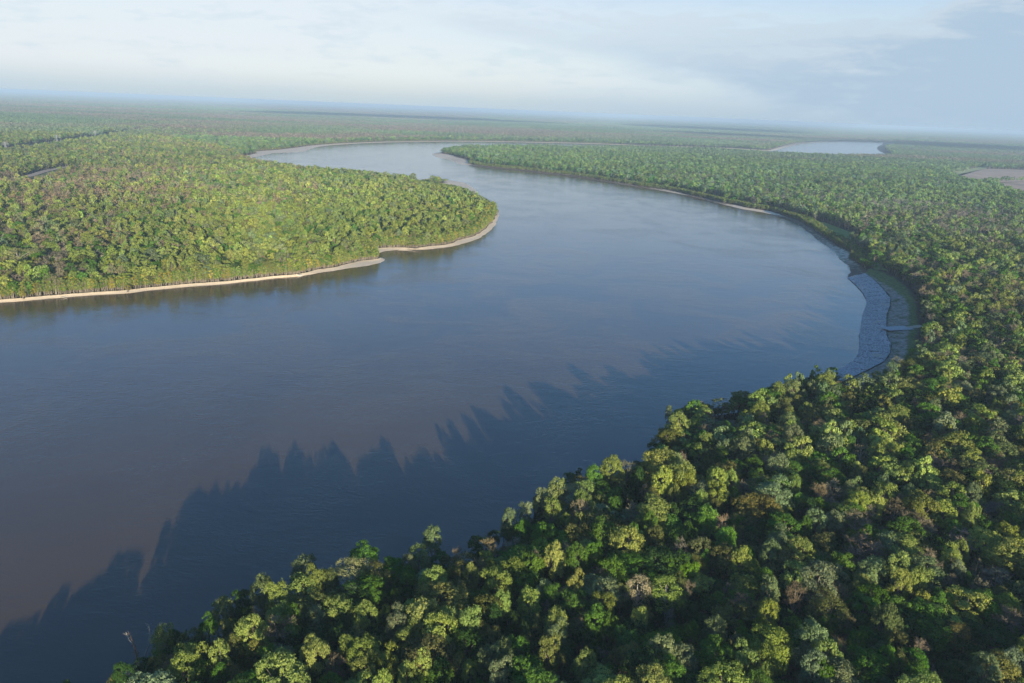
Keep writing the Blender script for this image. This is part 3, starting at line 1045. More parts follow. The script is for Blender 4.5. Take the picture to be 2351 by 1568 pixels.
trees(1100, 1250, .29775, """395,910,170,S,pointed; 820,980,160,D; 930,1010,160,B; 1170,970,220,W,fan; 970,890,110,D; 1120,730,130,S; 1110,830,140,D; 1260,680,130,S; 1290,740,90,B; 1230,830,120,G; 1440,540,130,S; 1370,570,90,O;
1570,450,150,S; 1520,630,140,Y; 1440,870,230,G; 1770,300,110,D,spire; 1690,350,100,D; 1800,400,130,O; 1790,570,140,Y; 1920,330,150,G; 2070,250,190,Y,tower; 2030,480,230,G; 2240,260,160,B,greybare; 2150,390,120,O; 1860,620,120,Y;
1770,760,110,Y; 1750,890,190,O; 2250,520,180,D; 2040,740,160,D; 2140,820,130,O; 2300,930,140,G; 1920,1060,140,G; 1560,1150,260,O,dome; 1360,1130,150,B; 1320,1050,70,G; 1130,1220,240,Y; 740,1270,130,Y; 580,1290,110,O;
1340,1310,140,D; 2080,1060,180,D; 2200,1150,240,G; 1820,1240,90,O; 1990,1280,220,B,pinkbare; 840,1180,120,B; 2120,600,130,G""")
trees(1260, 1421, .31881, """420,700,230,Y; 340,940,240,O; 470,920,150,Y; 190,1080,180,Y; 560,1030,190,D; 700,1100,150,D; 790,1080,120,O; 960,1070,210,Y,plume; 960,1190,180,S; 860,930,100,B; 910,820,150,G; 1090,890,210,G; 1290,1040,170,G;
1380,900,170,O,flattop; 1640,580,320,G,broad; 1680,760,210,W,sycamore; 1530,800,120,O; 1680,1040,130,Y; 1660,1130,180,D; 1400,1100,160,G; 1470,1370,110,O; 1590,1350,160,O; 1740,1400,170,D; 1790,1140,80,D; 1270,1390,140,D;
890,1330,170,Y; 980,1430,110,O; 740,1490,190,G; 620,1310,170,G; 350,1420,170,S; 190,1510,130,Y; 340,1200,170,O; 190,1240,80,B; 440,1250,90,B; 1150,1100,120,B; 1180,1190,140,D; 1030,1350,160,D; 1520,1540,110,B; 1400,1530,110,G;
520,1500,140,D; 110,1420,100,O; 1870,1520,150,G""")
trees(1820, 1421, .31896, """60,20,150,O; 500,210,110,G; 620,60,90,O; 270,320,120,G; 370,290,110,G; 650,190,140,B; 680,320,150,G; 760,270,110,O; 470,420,170,O; 500,520,100,G; 700,400,140,G; 710,490,220,O; 80,320,140,O; 180,590,140,G;
340,590,160,G,vivid; 170,780,280,Y,cream; 280,720,110,O; 360,780,110,B; 560,730,80,W; 630,770,80,O; 710,790,100,B; 830,690,180,D; 830,840,170,G; 1030,660,140,G; 1120,740,90,O; 1180,360,210,S; 1320,440,230,Y; 1340,660,240,Y,column;
1090,470,150,S; 1380,220,110,G; 1290,220,130,D; 1390,290,70,O; 1490,160,160,S; 1100,180,150,G; 970,200,180,D; 900,30,120,G; 1450,750,170,D; 1540,850,120,O; 1580,1080,130,G; 1200,1040,170,D; 1290,1130,170,G; 750,1000,250,O,hazel; 930,990,180,O;
820,1140,90,G; 380,1180,160,G; 600,1120,180,S; 660,1280,110,O; 650,1380,80,G; 190,1010,100,B; 330,960,130,D; 130,1330,220,S; 320,1400,240,S,silver; 180,1520,260,G; 440,1400,80,B; 620,1510,140,G; 870,1400,200,Y; 1060,1380,220,Y; 950,1500,180,O;
1160,1270,80,O; 1240,1290,90,B; 1440,1220,230,S,giant; 1560,1350,220,Y; 1380,1390,220,S; 1480,1480,200,S; 1640,1290,90,B; 780,1240,120,B; 1000,1230,140,D; 1560,1540,150,G; 1640,480,150,D; 1640,700,160,D; 1020,1540,130,Y; 520,930,130,D; 470,1050,160,D""")
trees(2320, 1421, .31891, """260,110,130,G; 390,90,110,B; 620,60,170,B; 720,240,210,G; 890,220,170,B,rustball; 1180,90,210,G; 880,30,150,W; 1410,60,190,B; 1540,50,140,B; 1690,110,180,O; 1370,210,170,G; 1500,260,130,G; 1190,330,230,B,slate; 380,300,140,G;
560,360,180,S; 780,400,250,O; 980,460,170,O; 1040,470,110,G; 1590,460,260,Y,ridge; 430,610,230,S; 640,570,180,Y,twin; 650,720,160,Y; 880,620,290,S,branchy; 160,820,130,O; 400,820,190,G; 330,930,230,G; 640,950,180,G; 880,980,200,G,leafdome; 560,1060,190,S;
600,1200,150,O; 950,1180,240,G,limbs; 1160,1170,170,O; 1150,610,120,S; 1090,730,110,B; 1330,590,100,B; 1500,650,220,B; 1350,760,130,B; 1260,710,80,G; 1550,820,130,O; 1350,880,170,G; 1460,1000,110,G; 1620,1040,170,B; 1000,880,140,G; 1090,1040,80,G;
1480,1190,250,D,bigdark; 1220,1320,260,D; 820,1310,160,B; 270,1240,120,G; 120,1310,180,B; 200,1080,120,B; 550,1380,130,G; 640,1420,130,O; 780,1440,200,G; 260,1530,150,O; 1410,1510,200,S; 1640,1420,170,S; 800,1540,150,G; 1080,1510,180,D; 1690,760,160,D; 440,1260,150,D; 1250,1100,170,D""")
trees(1780, 1050, .25506, """2140,120,170,Y,sentinel; 1750,200,150,S,pale; 1880,220,110,D; 1975,170,110,S; 2260,150,100,B; 1240,280,250,O,umbrella; 1490,290,190,G; 1490,350,100,Y; 1390,430,200,Y; 1350,580,160,O; 1640,420,150,O; 1690,560,180,S; 1760,700,190,S;
1560,660,180,O; 1520,740,150,B; 1540,520,150,D; 480,570,220,Y,golden; 420,720,250,O; 590,470,190,D,bushy; 400,430,70,S; 810,640,160,B; 750,740,130,G; 630,860,170,D; 490,980,190,B; 270,870,170,D; 300,1040,180,D; 185,985,40,O; 960,930,130,G; 1080,970,60,B;
1260,750,150,S; 1390,820,150,O; 1230,850,200,S; 1330,1040,170,G; 1550,1000,200,W,whitebare; 1450,1010,120,W; 1770,940,200,Y; 1790,1100,190,G; 1100,1070,180,G; 830,1050,130,O; 700,1100,150,D; 560,1250,200,Y; 640,1320,140,O; 470,1380,130,Y; 280,1260,200,O;
120,1330,120,B; 220,1400,140,O; 900,1200,220,Y; 930,1360,240,Y; 740,1420,140,Y; 1190,1310,170,B; 1340,1180,150,G; 1120,1400,110,G; 1490,1310,160,G; 1620,1260,150,G; 1640,1400,180,O; 1270,1500,170,G; 940,1510,100,O; 1940,780,190,G; 1960,500,180,O;
2060,610,170,B; 2150,600,100,O; 2200,660,120,B; 2150,330,150,O; 1660,310,100,O; 1810,340,110,O; 2110,720,90,O; 2090,860,150,O; 2230,800,130,S; 2060,1330,190,B; 2200,1290,180,B,cluster; 2030,1510,200,G; 2240,1100,100,G; 2080,1170,150,D; 1820,1450,120,G""")
trees(2320, 1000, .28703, """580,240,90,G; 690,90,110,B; 770,350,140,Y,spring; 600,400,170,B; 870,110,160,O; 1020,40,110,S; 1130,160,130,O; 920,260,110,B; 1080,300,170,G; 1190,370,120,B; 1280,440,100,G; 1360,350,150,S; 1370,150,140,S; 1560,60,200,S;
1500,240,130,G; 1690,60,100,S; 1820,230,120,G; 1690,400,180,S; 1850,80,200,B; 720,610,190,Y,spreading; 560,640,130,O; 380,440,100,O; 250,450,120,O; 140,620,140,G; 330,660,100,G; 210,690,130,O; 1040,490,180,O; 870,490,80,B; 1150,570,170,D; 870,690,200,D;
1220,690,190,G; 1450,600,120,B; 1590,620,120,O; 1810,640,120,S; 1900,680,100,B; 1820,770,200,G; 1450,770,140,G; 1640,820,130,B; 1010,840,120,B; 820,880,160,G; 1260,880,160,Y; 1130,890,140,O; 790,1000,150,G; 580,960,190,Y; 340,960,150,W; 240,890,90,G;
1720,970,250,S; 1460,1040,160,Y; 1460,1130,180,O; 1080,1090,220,B,rusty; 1230,1100,110,B; 850,1150,220,Y; 1050,1260,150,Y; 1250,1240,180,O; 1720,1340,270,D,feather; 1420,1400,150,S; 1340,1500,180,G; 570,1390,190,Y; 720,1450,100,B; 350,1180,100,O;
280,1330,110,S; 1880,1150,150,O; 1900,1000,100,O; 1640,1100,150,B; 880,1370,180,D; 1090,1400,130,O; 560,1280,110,S; 450,1290,150,D; 1870,310,100,G; 1930,500,80,G; 1560,1200,150,B""")
trees(0, 620, .20417, """290,480,330,W,fanpale; 1130,500,290,Y,plump; 800,500,360,B,brownwide; 1340,470,130,W,tanbare; 660,370,190,Y; 1220,280,200,Y; 990,150,150,Y; 120,260,170,G; 1490,380,170,D,darkball;
1540,880,110,K; 1745,910,85,K; 1040,920,80,K; 310,1010,75,K; 2190,830,110,K""")

HEIGHT = {'Y': 25, 'S': 24.5, 'G': 21.5, 'D': 18, 'O': 21.5, 'B': 22, 'W': 23, 'K': 8}
HFIX = {'forked': 25, 'fan': 15, 'tower': 29, 'fanpale': 30, 'plump': 27, 'spire': 17, 'umbrella': 15, 'sentinel': 26, 'lone': 20, 'golden': 27, 'giant': 29, 'whitebare': 25, 'sycamore': 24, 'brownwide': 22}
LAND = {
 'lone': "silvery round-headed tree standing alone before dark water", 'forked': "pale tree with forked white limbs on the wooded bank", 'darkolive': "dark olive dense tree beside the white-forked tree",
 'egg': "cream egg-shaped poplar standing clear of dark gaps", 'rust': "low rust-brown withered tree near the frame's bottom edge", 'pointed': "dusky blue-green tree jutting from the bank edge alone", 'fan': "leafless tan tree fanned out like a broom",
 'spire': "narrow dark conifer-like tree at the water's edge", 'tower': "tallest bright green poplar rising over the bank edge", 'greybare': "grey leafless round tree by the tallest bright poplar",
 'dome': "olive-green dome-shaped tree with fine even foliage", 'pinkbare': "pinkish leafless tree with tangled open branches", 'plume': "cream-green plume-shaped poplar, pale and upright", 'flattop': "olive flat-topped tree with forked lower limbs",
 'broad': "broad fresh green tree with many leaf clumps", 'sycamore': "white-trunked sycamore with pale twiggy fan crown", 'vivid': "vivid lime-green ball-shaped tree", 'cream': "cream-leafed sprawling tree with low pale limb",
 'column': "sunlit yellow-green poplar at the foot of a tall clump", 'hazel': "hazy olive wide tree with fine grey foliage", 'silver': "silver-flecked poplar by the frame's bottom edge", 'giant': "largest pale silvery poplar, billowing and many-headed",
 'rustball': "rust-brown ball of bare twigs", 'slate': "slate-grey leafless tree in a dark hollow", 'ridge': "long sunlit yellow-green crown beside the frame's right edge", 'twin': "bright lime upright tree beside the white-branched crown",
 'branchy': "grey-green broad crown with white branches showing", 'leafdome': "deep fresh green glossy dome of leaves", 'limbs': "green tree with pale thin limbs, low on the slope", 'bigdark': "wide dark green round tree near the corner",
 'sentinel': "tall pale green poplar at the end of the revetment", 'pale': "whitish slim poplar before the open water", 'umbrella': "umbrella-shaped grey-green tree standing apart on the shore", 'golden': "golden-yellow spreading tree beside the small clearing",
 'bushy': "dark bushy tree behind the golden spreading tree", 'whitebare': "white-limbed leafless tree standing in the green slope", 'cluster': "big brown leafless tree in a bare cluster", 'spring': "lone lemon-green tree below the terraced bank",
 'spreading': "wide lemon-green tree with spreading low crown", 'rusty': "rust-coloured wide leafless thicket-topped tree", 'feather': "dark green feathery tree with wide drooping sprays",
 'fanpale': "huge pale vase-shaped tree across the river, white limbs bare", 'plump': "plump pale green tree across the river", 'brownwide': "wide brown twiggy tree across the river", 'tanbare': "slim tan leafless tree across the river", 'darkball': "dark green ball of a tree across the river"}
SHORT = {
 'lone': "the lone silvery tree", 'forked': "the white-forked tree", 'darkolive': "the dark olive tree", 'egg': "the cream egg-shaped poplar", 'rust': "the low rust-brown tree", 'pointed': "the jutting dusky tree", 'fan': "the tan broom-shaped tree",
 'spire': "the narrow dark conifer", 'tower': "the tallest bright poplar", 'greybare': "the grey round bare tree", 'dome': "the olive dome", 'pinkbare': "the pinkish bare tree", 'plume': "the cream plume poplar", 'flattop': "the olive flat-topped tree",
 'broad': "the broad fresh green tree", 'sycamore': "the white-trunked sycamore", 'vivid': "the lime-green ball", 'cream': "the cream sprawling tree", 'column': "the sunlit clump foot", 'hazel': "the hazy olive tree", 'silver': "the silver-flecked poplar",
 'giant': "the largest silvery poplar", 'rustball': "the rust twig ball", 'slate': "the slate-grey bare tree", 'ridge': "the long edge crown", 'twin': "the lime upright tree", 'branchy': "the white-branched crown", 'leafdome': "the glossy green dome",
 'limbs': "the pale-limbed green tree", 'bigdark': "the wide dark corner tree", 'sentinel': "the revetment-end poplar", 'pale': "the whitish slim poplar", 'umbrella': "the umbrella-shaped tree", 'golden': "the golden spreading tree", 'bushy': "the dark bushy tree",
 'whitebare': "the white-limbed bare tree", 'cluster': "the brown bare cluster", 'spring': "the lone lemon-green tree", 'spreading': "the wide lemon-green tree", 'rusty': "the rust-coloured thicket tree", 'feather': "the dark feathery tree",
 'fanpale': "the huge pale vase-shaped tree", 'plump': "the plump pale tree", 'brownwide': "the wide brown tree", 'tanbare': "the slim tan tree", 'darkball': "the dark green ball"}
LOOK = {'Y': ["pale yellow-green", "sunlit yellow-green"], 'G': ["fresh green", "mid green"], 'D': ["deep green", "shaded dark green"], 'O': ["olive", "khaki-olive"], 'S': ["silvery green", "grey-green"],
        'B': ["brown leafless", "grey-brown bare"], 'W': ["pale-limbed bare", "whitish bare"], 'K': ["golden yellow", "golden yellow"]}
KNAME = {'Y': ('poplar_tree', 'poplar'), 'S': ('poplar_tree', 'poplar'), 'G': ('leafy_tree', 'tree'), 'D': ('leafy_tree', 'tree'), 'O': ('budding_tree', 'budding tree'), 'B': ('bare_tree', 'bare tree'), 'W': ('bare_tree', 'bare tree'), 'K': ('willow_bush', 'willow')}

LIST = []
for px, py, w, kd, lm in SURVEY:
    H = HFIX.get(lm, HEIGHT[kd] * random.uniform(.9, 1.12))
    zc = GZ + H * .66
    for _ in range(3):
        x, y = gp(px, py, zc)
        dist = math.sqrt(x * x + y * y + (CAM_H - zc) ** 2)
        rad = .5 * w / F * dist * 1.04
        if lm not in HFIX and kd != 'K':
            H = min(max(H, rad * 2.3), rad * 6.0 + 4)
        zc = GZ + H * .66
    LIST.append(dict(x=x, y=y, H=H, R=rad, k=kd, lm=lm, px=px, py=py))
LX = np.array([(t['x'], t['y']) for t in LIST])
LR = np.array([t['R'] for t in LIST])

# labels: by look, then by the landmark tree they stand at
lms = [t for t in LIST if t['lm']]
cand = {}
for t in LIST:
    big = t['R'] > {'Y': 6.0, 'S': 6.0}.get(t['k'], 5.4)
    small = t['R'] < 3.3
    t['look'] = ("large " if big else "small " if small else "") + LOOK[t['k']][int(t['px'] * 7 + t['py']) % 2]
    if t['lm']:
        continue
    near = min(lms, key=lambda l: math.hypot(l['px'] - t['px'], (l['py'] - t['py']) * 1.15))
    dx, dy = t['px'] - near['px'], t['py'] - near['py']
    if abs(dx) > abs(dy) * 1.1:
        rel = "to the right of" if dx > 0 else "to the left of"
    else:
        rel = "in front of" if dy > 0 else "behind"
    key = (t['look'], KNAME[t['k']][1], rel, near['lm'])
    cand.setdefault(key, []).append((math.hypot(dx, dy), t))
ORD = ["first", "second", "third", "fourth", "fifth", "sixth", "seventh"]
for key, lst in cand.items():
    lst.sort(key=lambda p: p[0])
    for i_, (d_, t) in enumerate(lst):
        noun = {'poplar': 'poplar', 'tree': 'tree', 'budding tree': 'budding tree', 'bare tree': 'tree', 'willow': 'willow bush'}[key[1]]
        t['label'] = f"{key[0]} {noun} {(ORD[i_] + ' ') if len(lst) > 1 else ''}{key[2]} {SHORT[key[3]]}"
for t in lms:
    t['label'] = LAND[t['lm']]

GROUPN = {'poplar_tree': "poplars in the woods along the near bank", 'leafy_tree': "leafy trees in the woods along the near bank", 'budding_tree': "olive budding trees in the woods along the near bank",
          'bare_tree': "leafless trees in the woods", 'willow_bush': "yellow willow bushes on the far shore"}


def tint_of(k, r):
    c = np.array(TINT[k])
    c = c * np.exp(r.normal() * .16)
    c[0] *= 1 + r.normal() * .07
    c[2] *= 1 + r.normal() * .12
    return c


tr_rng = np.random.default_rng(77)
pale_wood = {}
for t in LIST:
    if t['lm'] == 'spire':
        t['style'] = 'willow'
    if t['lm'] in ('forked', 'sycamore', 'fanpale', 'cream'):
        t['style'] = 'airy'
    k = t['k']
    st = t.get('style') or STYLE_OF[k][tr_rng.integers(len(STYLE_OF[k]))]
    v = int(tr_rng.integers(NVAR[0]))
    name, cat = KNAME[k]
    rw = RB if st != 'willow' else 3.6
    root = empty(name, (float(t['x']), float(t['y']), GZ), float(tr_rng.uniform(0, 6.28)))
    root.scale = (t['R'] / rw, t['R'] / rw, t['H'] / HB)
    tag(root, t['label'], cat, GROUPN[name])
    wm_, cm_ = PARTS[(st, v)]
    if k == 'W' or t['lm'] in ('branchy', 'limbs', 'cream'):
        if (st, v) not in pale_wood:
            pw = wm_.copy()
            pw.materials[0] = M.bark_pale
            pale_wood[(st, v)] = pw
        wm_ = pale_wood[(st, v)]
    tk = obj("trunk", wm_, root)
    cr_ = obj("crown", cm_, root)
    c = tint_of(k, tr_rng)
    if t['lm'] in ('forked', 'fanpale'):
        c = np.array((.27, .275, .115))
    if t['lm'] == 'vivid':
        c = np.array((.13, .24, .02))
    if t['lm'] == 'rust':
        c = np.array((.16, .085, .045))
    cr_.color = (*c, 1)

# ------------------------------------------------------------------ woods
from mathutils.kdtree import KDTree
kd_riv = KDTree(len(ring1))
for i_, p in enumerate(ring1):
    kd_riv.insert((p[0], p[1], 0), i_)
kd_riv.balance()
kd_list = KDTree(len(LX))
for i_, p in enumerate(LX):
    kd_list.insert((p[0], p[1], 0), i_)
kd_list.balance()


def polar_points(d0, d1, spacing, half_deg, seed):
    """jittered grid inside a fan in front of the camera"""
    r = np.random.default_rng(seed)
    hw = d1 * math.sin(R_(half_deg))
    xs = np.arange(-hw, hw, spacing)
    ys = np.arange(-40, d1, spacing)
    X, Y = np.meshgrid(xs, ys)
    P = np.stack([X.ravel(), Y.ravel()], 1)
    P = P + r.uniform(-.42, .42, P.shape) * spacing
    d = np.hypot(P[:, 0], P[:, 1])
    az = np.degrees(np.arctan2(np.abs(P[:, 0]), P[:, 1]))
    return P[(d >= d0) & (d < d1) & ((az < half_deg) | (d < 420))]


def on_land(P, margin):
    """outside the river, its banks and the clearings"""
    ok = ~in_poly(P, ring1)
    for c in CLEAR:
        ok &= ~in_poly(P, c)
    P_ok = np.where(ok)[0]
    near = np.zeros(len(P))
    for i in P_ok:
        near[i] = kd_riv.find((P[i, 0], P[i, 1], 0))[2]
    return ok & (near > margin), near


# how the kinds mix: leafless brown stands and bright stands, by place
BROWN = [(230, 430, 330, .52), (60, 520, 260, .45), (330, 390, 350, .42), (380, 330, 500, .4), (150, 260, 1500, .45), (2050, 460, 330, .45), (2250, 520, 260, .5), (2200, 640, 130, .40), (2250, 780, 90, .35), (1750, 400, 300, .25)]
BR = [(gp(a, b, 20), s, w) for a, b, s, w in BROWN]
BRIGHT = [(560, 540, 200, .5), (900, 500, 200, .35), (760, 560, 160, .3)]
BG = [(gp(a, b, 20), s, w) for a, b, s, w in BRIGHT]


def kinds_for(P, r, extra_dark=None):
    n = len(P)
    n1 = vnoise(P, 90, 31) * .5 + vnoise(P, 320, 32) * .5
    n2 = vnoise(P, 70, 33) * .4 + vnoise(P, 260, 34) * .6
    brown = np.clip((n1 - .55) * 1.3, 0, .4) + .06
    bright = np.clip((n2 - .5) * 1.2, 0, .4) + .22
    for (c, s, w) in BR:
        d = np.hypot(P[:, 0] - c[0], P[:, 1] - c[1])
        brown += w * np.exp(-(d / s) ** 2) * (.4 + n1)
    for (c, s, w) in BG:
        d = np.hypot(P[:, 0] - c[0], P[:, 1] - c[1])
        g_ = np.exp(-(d / s) ** 2)
        bright += w * g_
        brown *= 1 - .7 * g_
    u = r.random(n)
    ks = np.full(n, 'G')
    b = np.clip(brown, 0, .75)
    ks[u < b] = 'B'
    y = b + (1 - b) * np.clip(bright, 0, .6)
    ks[(u >= b) & (u < y)] = 'Y'
    rest = u >= y
    v = r.random(n)
    ks[rest & (v < .26)] = 'D'
    ks[rest & (v >= .26) & (v < .52)] = 'O'
    ks[rest & (v >= .52) & (v < .68)] = 'S'
    return ks


left_poly = np.concatenate([np.array([gp(a, b, z) for a, b, z, _, _ in LEFT_FRONT + LEFT_BACK[:15]]), np.array([gp(520, 350, 0), gp(0, 230, 0), (-30000, 20000), (-9000, 600)])])
HS = {'Y': 24, 'S': 24, 'G': 21, 'D': 19, 'O': 21, 'B': 21.5, 'W': 22, 'K': 8}


def plant(P, near, r, hmul=1.0, rmul=1.0, styles=None, tints=1.0):
    d = np.hypot(P[:, 0], P[:, 1])
    ks = kinds_for(P, r)
    n = len(P)
    # stands differ: lighter and darker; off the peninsula more blue-green with distance
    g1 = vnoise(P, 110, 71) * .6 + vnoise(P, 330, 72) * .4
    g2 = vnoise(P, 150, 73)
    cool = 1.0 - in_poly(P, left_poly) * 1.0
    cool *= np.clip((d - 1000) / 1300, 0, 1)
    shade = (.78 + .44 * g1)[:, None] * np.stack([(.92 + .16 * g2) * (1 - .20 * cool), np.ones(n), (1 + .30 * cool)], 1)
    vid = np.zeros(n, int)
    scl = np.zeros((n, 3))
    tint = np.zeros((n, 3))
    for i in range(n):
        lod = 0 if d[i] < 430 else 1 if d[i] < 1500 else 2
        k = ks[i]
        if styles:
            st = styles[int(r.integers(len(styles)))]
        else:
            st = STYLE_OF[k][int(r.integers(len(STYLE_OF[k])))]
        vid[i] = VID[(lod, st, int(r.integers(NVAR[lod])))]
        H = HS[k] * r.uniform(.68, 1.25) * hmul
        R = (3.4 + 5.4 * r.random() ** 1.7) * rmul * (.75 + .25 * H / HS[k])
        if near[i] < 14:
            H *= .8
        if near[i] < 160 and d[i] < 3000 and BAR_RING[kd_riv.find((P[i, 0], P[i, 1], 0))[1]]:
            H *= .45 + .5 * near[i] / 160
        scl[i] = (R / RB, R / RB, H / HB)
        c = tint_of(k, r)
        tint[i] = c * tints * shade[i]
    rot = np.zeros((n, 3))
    rot[:, 2] = r.uniform(0, 6.28, n)
    return vid, scl, rot, tint


PW, VW, SW, RW, TW = [], [], [], [], []


def add(P, z, t):
    PW.append(np.column_stack([P, np.full(len(P), z)]))
    VW.append(t[0]); SW.append(t[1]); RW.append(t[2]); TW.append(t[3])


BELT_W = [26.0]


def in_belt(P, pr):
    """points whose nearest shore is the outer bank with its willow belt"""
    o = np.zeros(len(P), bool)
    for i in np.where((pr[:, 0] > 1020) & (pr[:, 0] < 2060) & (pr[:, 1] > 345) & (pr[:, 1] < 640) & (pr[:, 2] < 3500))[0]:
        j = kd_riv.find((P[i, 0], P[i, 1], 0))[1]
        o[i] = BELT_RING[j]
    return o


pr1 = proj(np.column_stack([ring1, np.full(len(ring1), GZ)]))
BELT_RING = (pr1[:, 0] > 1040) & (pr1[:, 0] < 2000) & (pr1[:, 1] > 365) & (pr1[:, 1] < 612) & (pr1[:, 2] < 3500)
BAR_RING = (pr1[:, 0] > 940) & (pr1[:, 0] < 1130) & (pr1[:, 1] > 404) & (pr1[:, 1] < 450)
r1 = np.random.default_rng(201)
NEARMAX, PATCH0, PATCH1 = 1500.0, 4200.0, 11000.0
bands = [(100, 1500, 9.7, 48), (1500, 2600, 10.0, 46), (2600, PATCH0 + 60, 11.5, 44)]
for bi, (d0, d1, sp, half) in enumerate(bands):
    P = polar_points(d0, d1, sp, half, 300 + bi)
    ok, nr_ = on_land(P, 3.0)
    pr_ = proj(np.column_stack([P, np.full(len(P), GZ)]))
    back = np.zeros(len(P))
    back[in_belt(P, pr_)] = 1
    ok &= ~((back > 0) & (nr_ < BELT_W[0]))
    P, nr_ = P[ok], nr_[ok]
    if bi == 0:
        free = np.ones(len(P), bool)
        d = np.hypot(P[:, 0], P[:, 1])
        pr = proj(np.column_stack([P, np.full(len(P), GZ + 14)]))
        free &= ~((pr[:, 0] > 280) & (pr[:, 0] < 352) & (pr[:, 1] > 1420) & (pr[:, 1] < 1570))
        for i in np.where(d < 1100)[0]:
            _, j, dd = kd_list.find((P[i, 0], P[i, 1], 0))
            if dd < .55 * LR[j] + 2.6:
                free[i] = False
        P, nr_ = P[free], nr_[free]
    t_ = plant(P, nr_, r1)
    if bi == 0:
        pc = proj(np.column_stack([P, np.full(len(P), GZ)]))
        t_[1][(pc[:, 0] < 345) & (pc[:, 1] > 1480), 2] *= .62      # low growth at the near end of the bank
    add(P, GZ, t_)
far_marks = len(PW)
P_all = np.concatenate(PW)
V_all, S_all, R_all, T_all = (np.concatenate(a) for a in (VW, SW, RW, TW))

# which wood a tree belongs to
d_all = np.hypot(P_all[:, 0], P_all[:, 1])
is_left = in_poly(P_all[:, :2], left_poly)
is_right = ~is_left & (d_all < 1500)
is_far = ~is_left & ~is_right
for mask, nm, lb in ((is_left, "woods", "leafy spring woods covering the peninsula inside the river bend"), (is_right, "woods", "mixed green and brown woods behind the near and outer bank"),
                     (is_far, "woods", "pale green woods stretching away beyond the far river reach")):
    woods(nm, lb, P_all[mask], V_all[mask], S_all[mask], R_all[mask], T_all[mask])

# undergrowth: dark lower trees and bushes filling the gaps of the near woods
r2 = np.random.default_rng(402)
P = polar_points(100, 760, 5.2, 50, 77)
ok, nr_ = on_land(P, 0.5)
P, nr_ = P[ok], nr_[ok]
vid, scl, rot, tint = plant(P, nr_, r2, 1, 1, ['bush', 'bush', 'round'])
hh = r2.uniform(5, 15, len(P))
rr_ = r2.uniform(2.6, 4.6, len(P))
isb = np.isin(vid, [VID[(l, 'bush', v)] for l in (0, 1, 2) for v in range(NVAR[l])])
scl = np.column_stack([np.where(isb, rr_ / 9.0, rr_ / RB), np.where(isb, rr_ / 9.0, rr_ / RB), hh / 24.0])
pal = np.array([TINT['D'], TINT['D'], TINT['G'], TINT['O'], TINT['B']])
tint = pal[r2.choice(5, len(P), p=[.34, .2, .24, .14, .08])] * np.exp(r2.normal(size=(len(P), 1)) * .2)
woods("undergrowth", "low dark bushes filling the gaps between the near trees", np.column_stack([P, np.full(len(P), GZ)]), vid, scl, rot, tint)

# willow belts along the water
r3 = np.random.default_rng(99)


def belt(px0, px1, lst_ring, rows, hmin, hmax, name, label, spacing, cols, inset=1.5):
    pr = proj(np.column_stack([ring1, np.full(len(ring1), GZ)]))
    m_ = np.zeros(len(ring1), bool)
    for (a, b, c, d_) in lst_ring:
        m_ |= (pr[:, 0] > a) & (pr[:, 0] < b) & (pr[:, 1] > c) & (pr[:, 1] < d_)
    pts = []
    idxs = np.where(m_)[0]
    for i in idxs:
        L_ = np.linalg.norm(ring1[(i + 1) % nr] - ring1[i])
        n = max(1, int(L_ * rows / spacing + r3.random()))
        for _ in range(n):
            t = r3.random()
            off = inset + r3.random() ** 1.2 * rows
            pts.append(ring1[i] * (1 - t) + ring1[(i + 1) % nr] * t + nrm[i] * off + r3.normal(size=2) * .5)
    P = np.array(pts)
    ok = ~in_poly(P, ring1)
    for c in CLEAR:
        ok &= ~in_poly(P, c)
    P = P[ok]
    n = len(P)
    d = np.hypot(P[:, 0], P[:, 1])
    vid = np.array([VID[(1 if d[i] < 1500 else 2, 'willow', int(r3.integers(4)))] for i in range(n)])
    h = r3.uniform(hmin, hmax, n)
    scl = np.column_stack([h / 24 * 1.25, h / 24 * 1.25, h / 24]) * np.column_stack([r3.uniform(.8, 1.3, n)] * 2 + [np.ones(n)])
    rot = np.zeros((n, 3)); rot[:, 2] = r3.uniform(0, 6.28, n)
    tint = np.array([TINT[c] for c in cols])[r3.integers(len(cols), size=n)] * np.exp(r3.normal(size=(n, 1)) * .18)
    woods(name, label, np.column_stack([P, np.full(n, GZ)]), vid, scl, rot, tint)


belt(0, 0, [(-500, 1160, 478, 745)], 20, 8, 17, "willow_thicket", "young yellow-green willows along the sunny inner shore", 5, ['Y', 'Y', 'G', 'Y', 'K'])
belt(0, 0, [(1040, 2000, 365, 610)], 23, 7, 12, "willow_thicket", "low willow belt along the outer river bank", 9, ['O', 'S', 'Y', 'G'])
belt(0, 0, [(560, 1400, 300, 352), (980, 1050, 345, 372)], 30, 7, 12, "willow_thicket", "low pale willows behind the distant sandbank", 40, ['O', 'S', 'Y'])

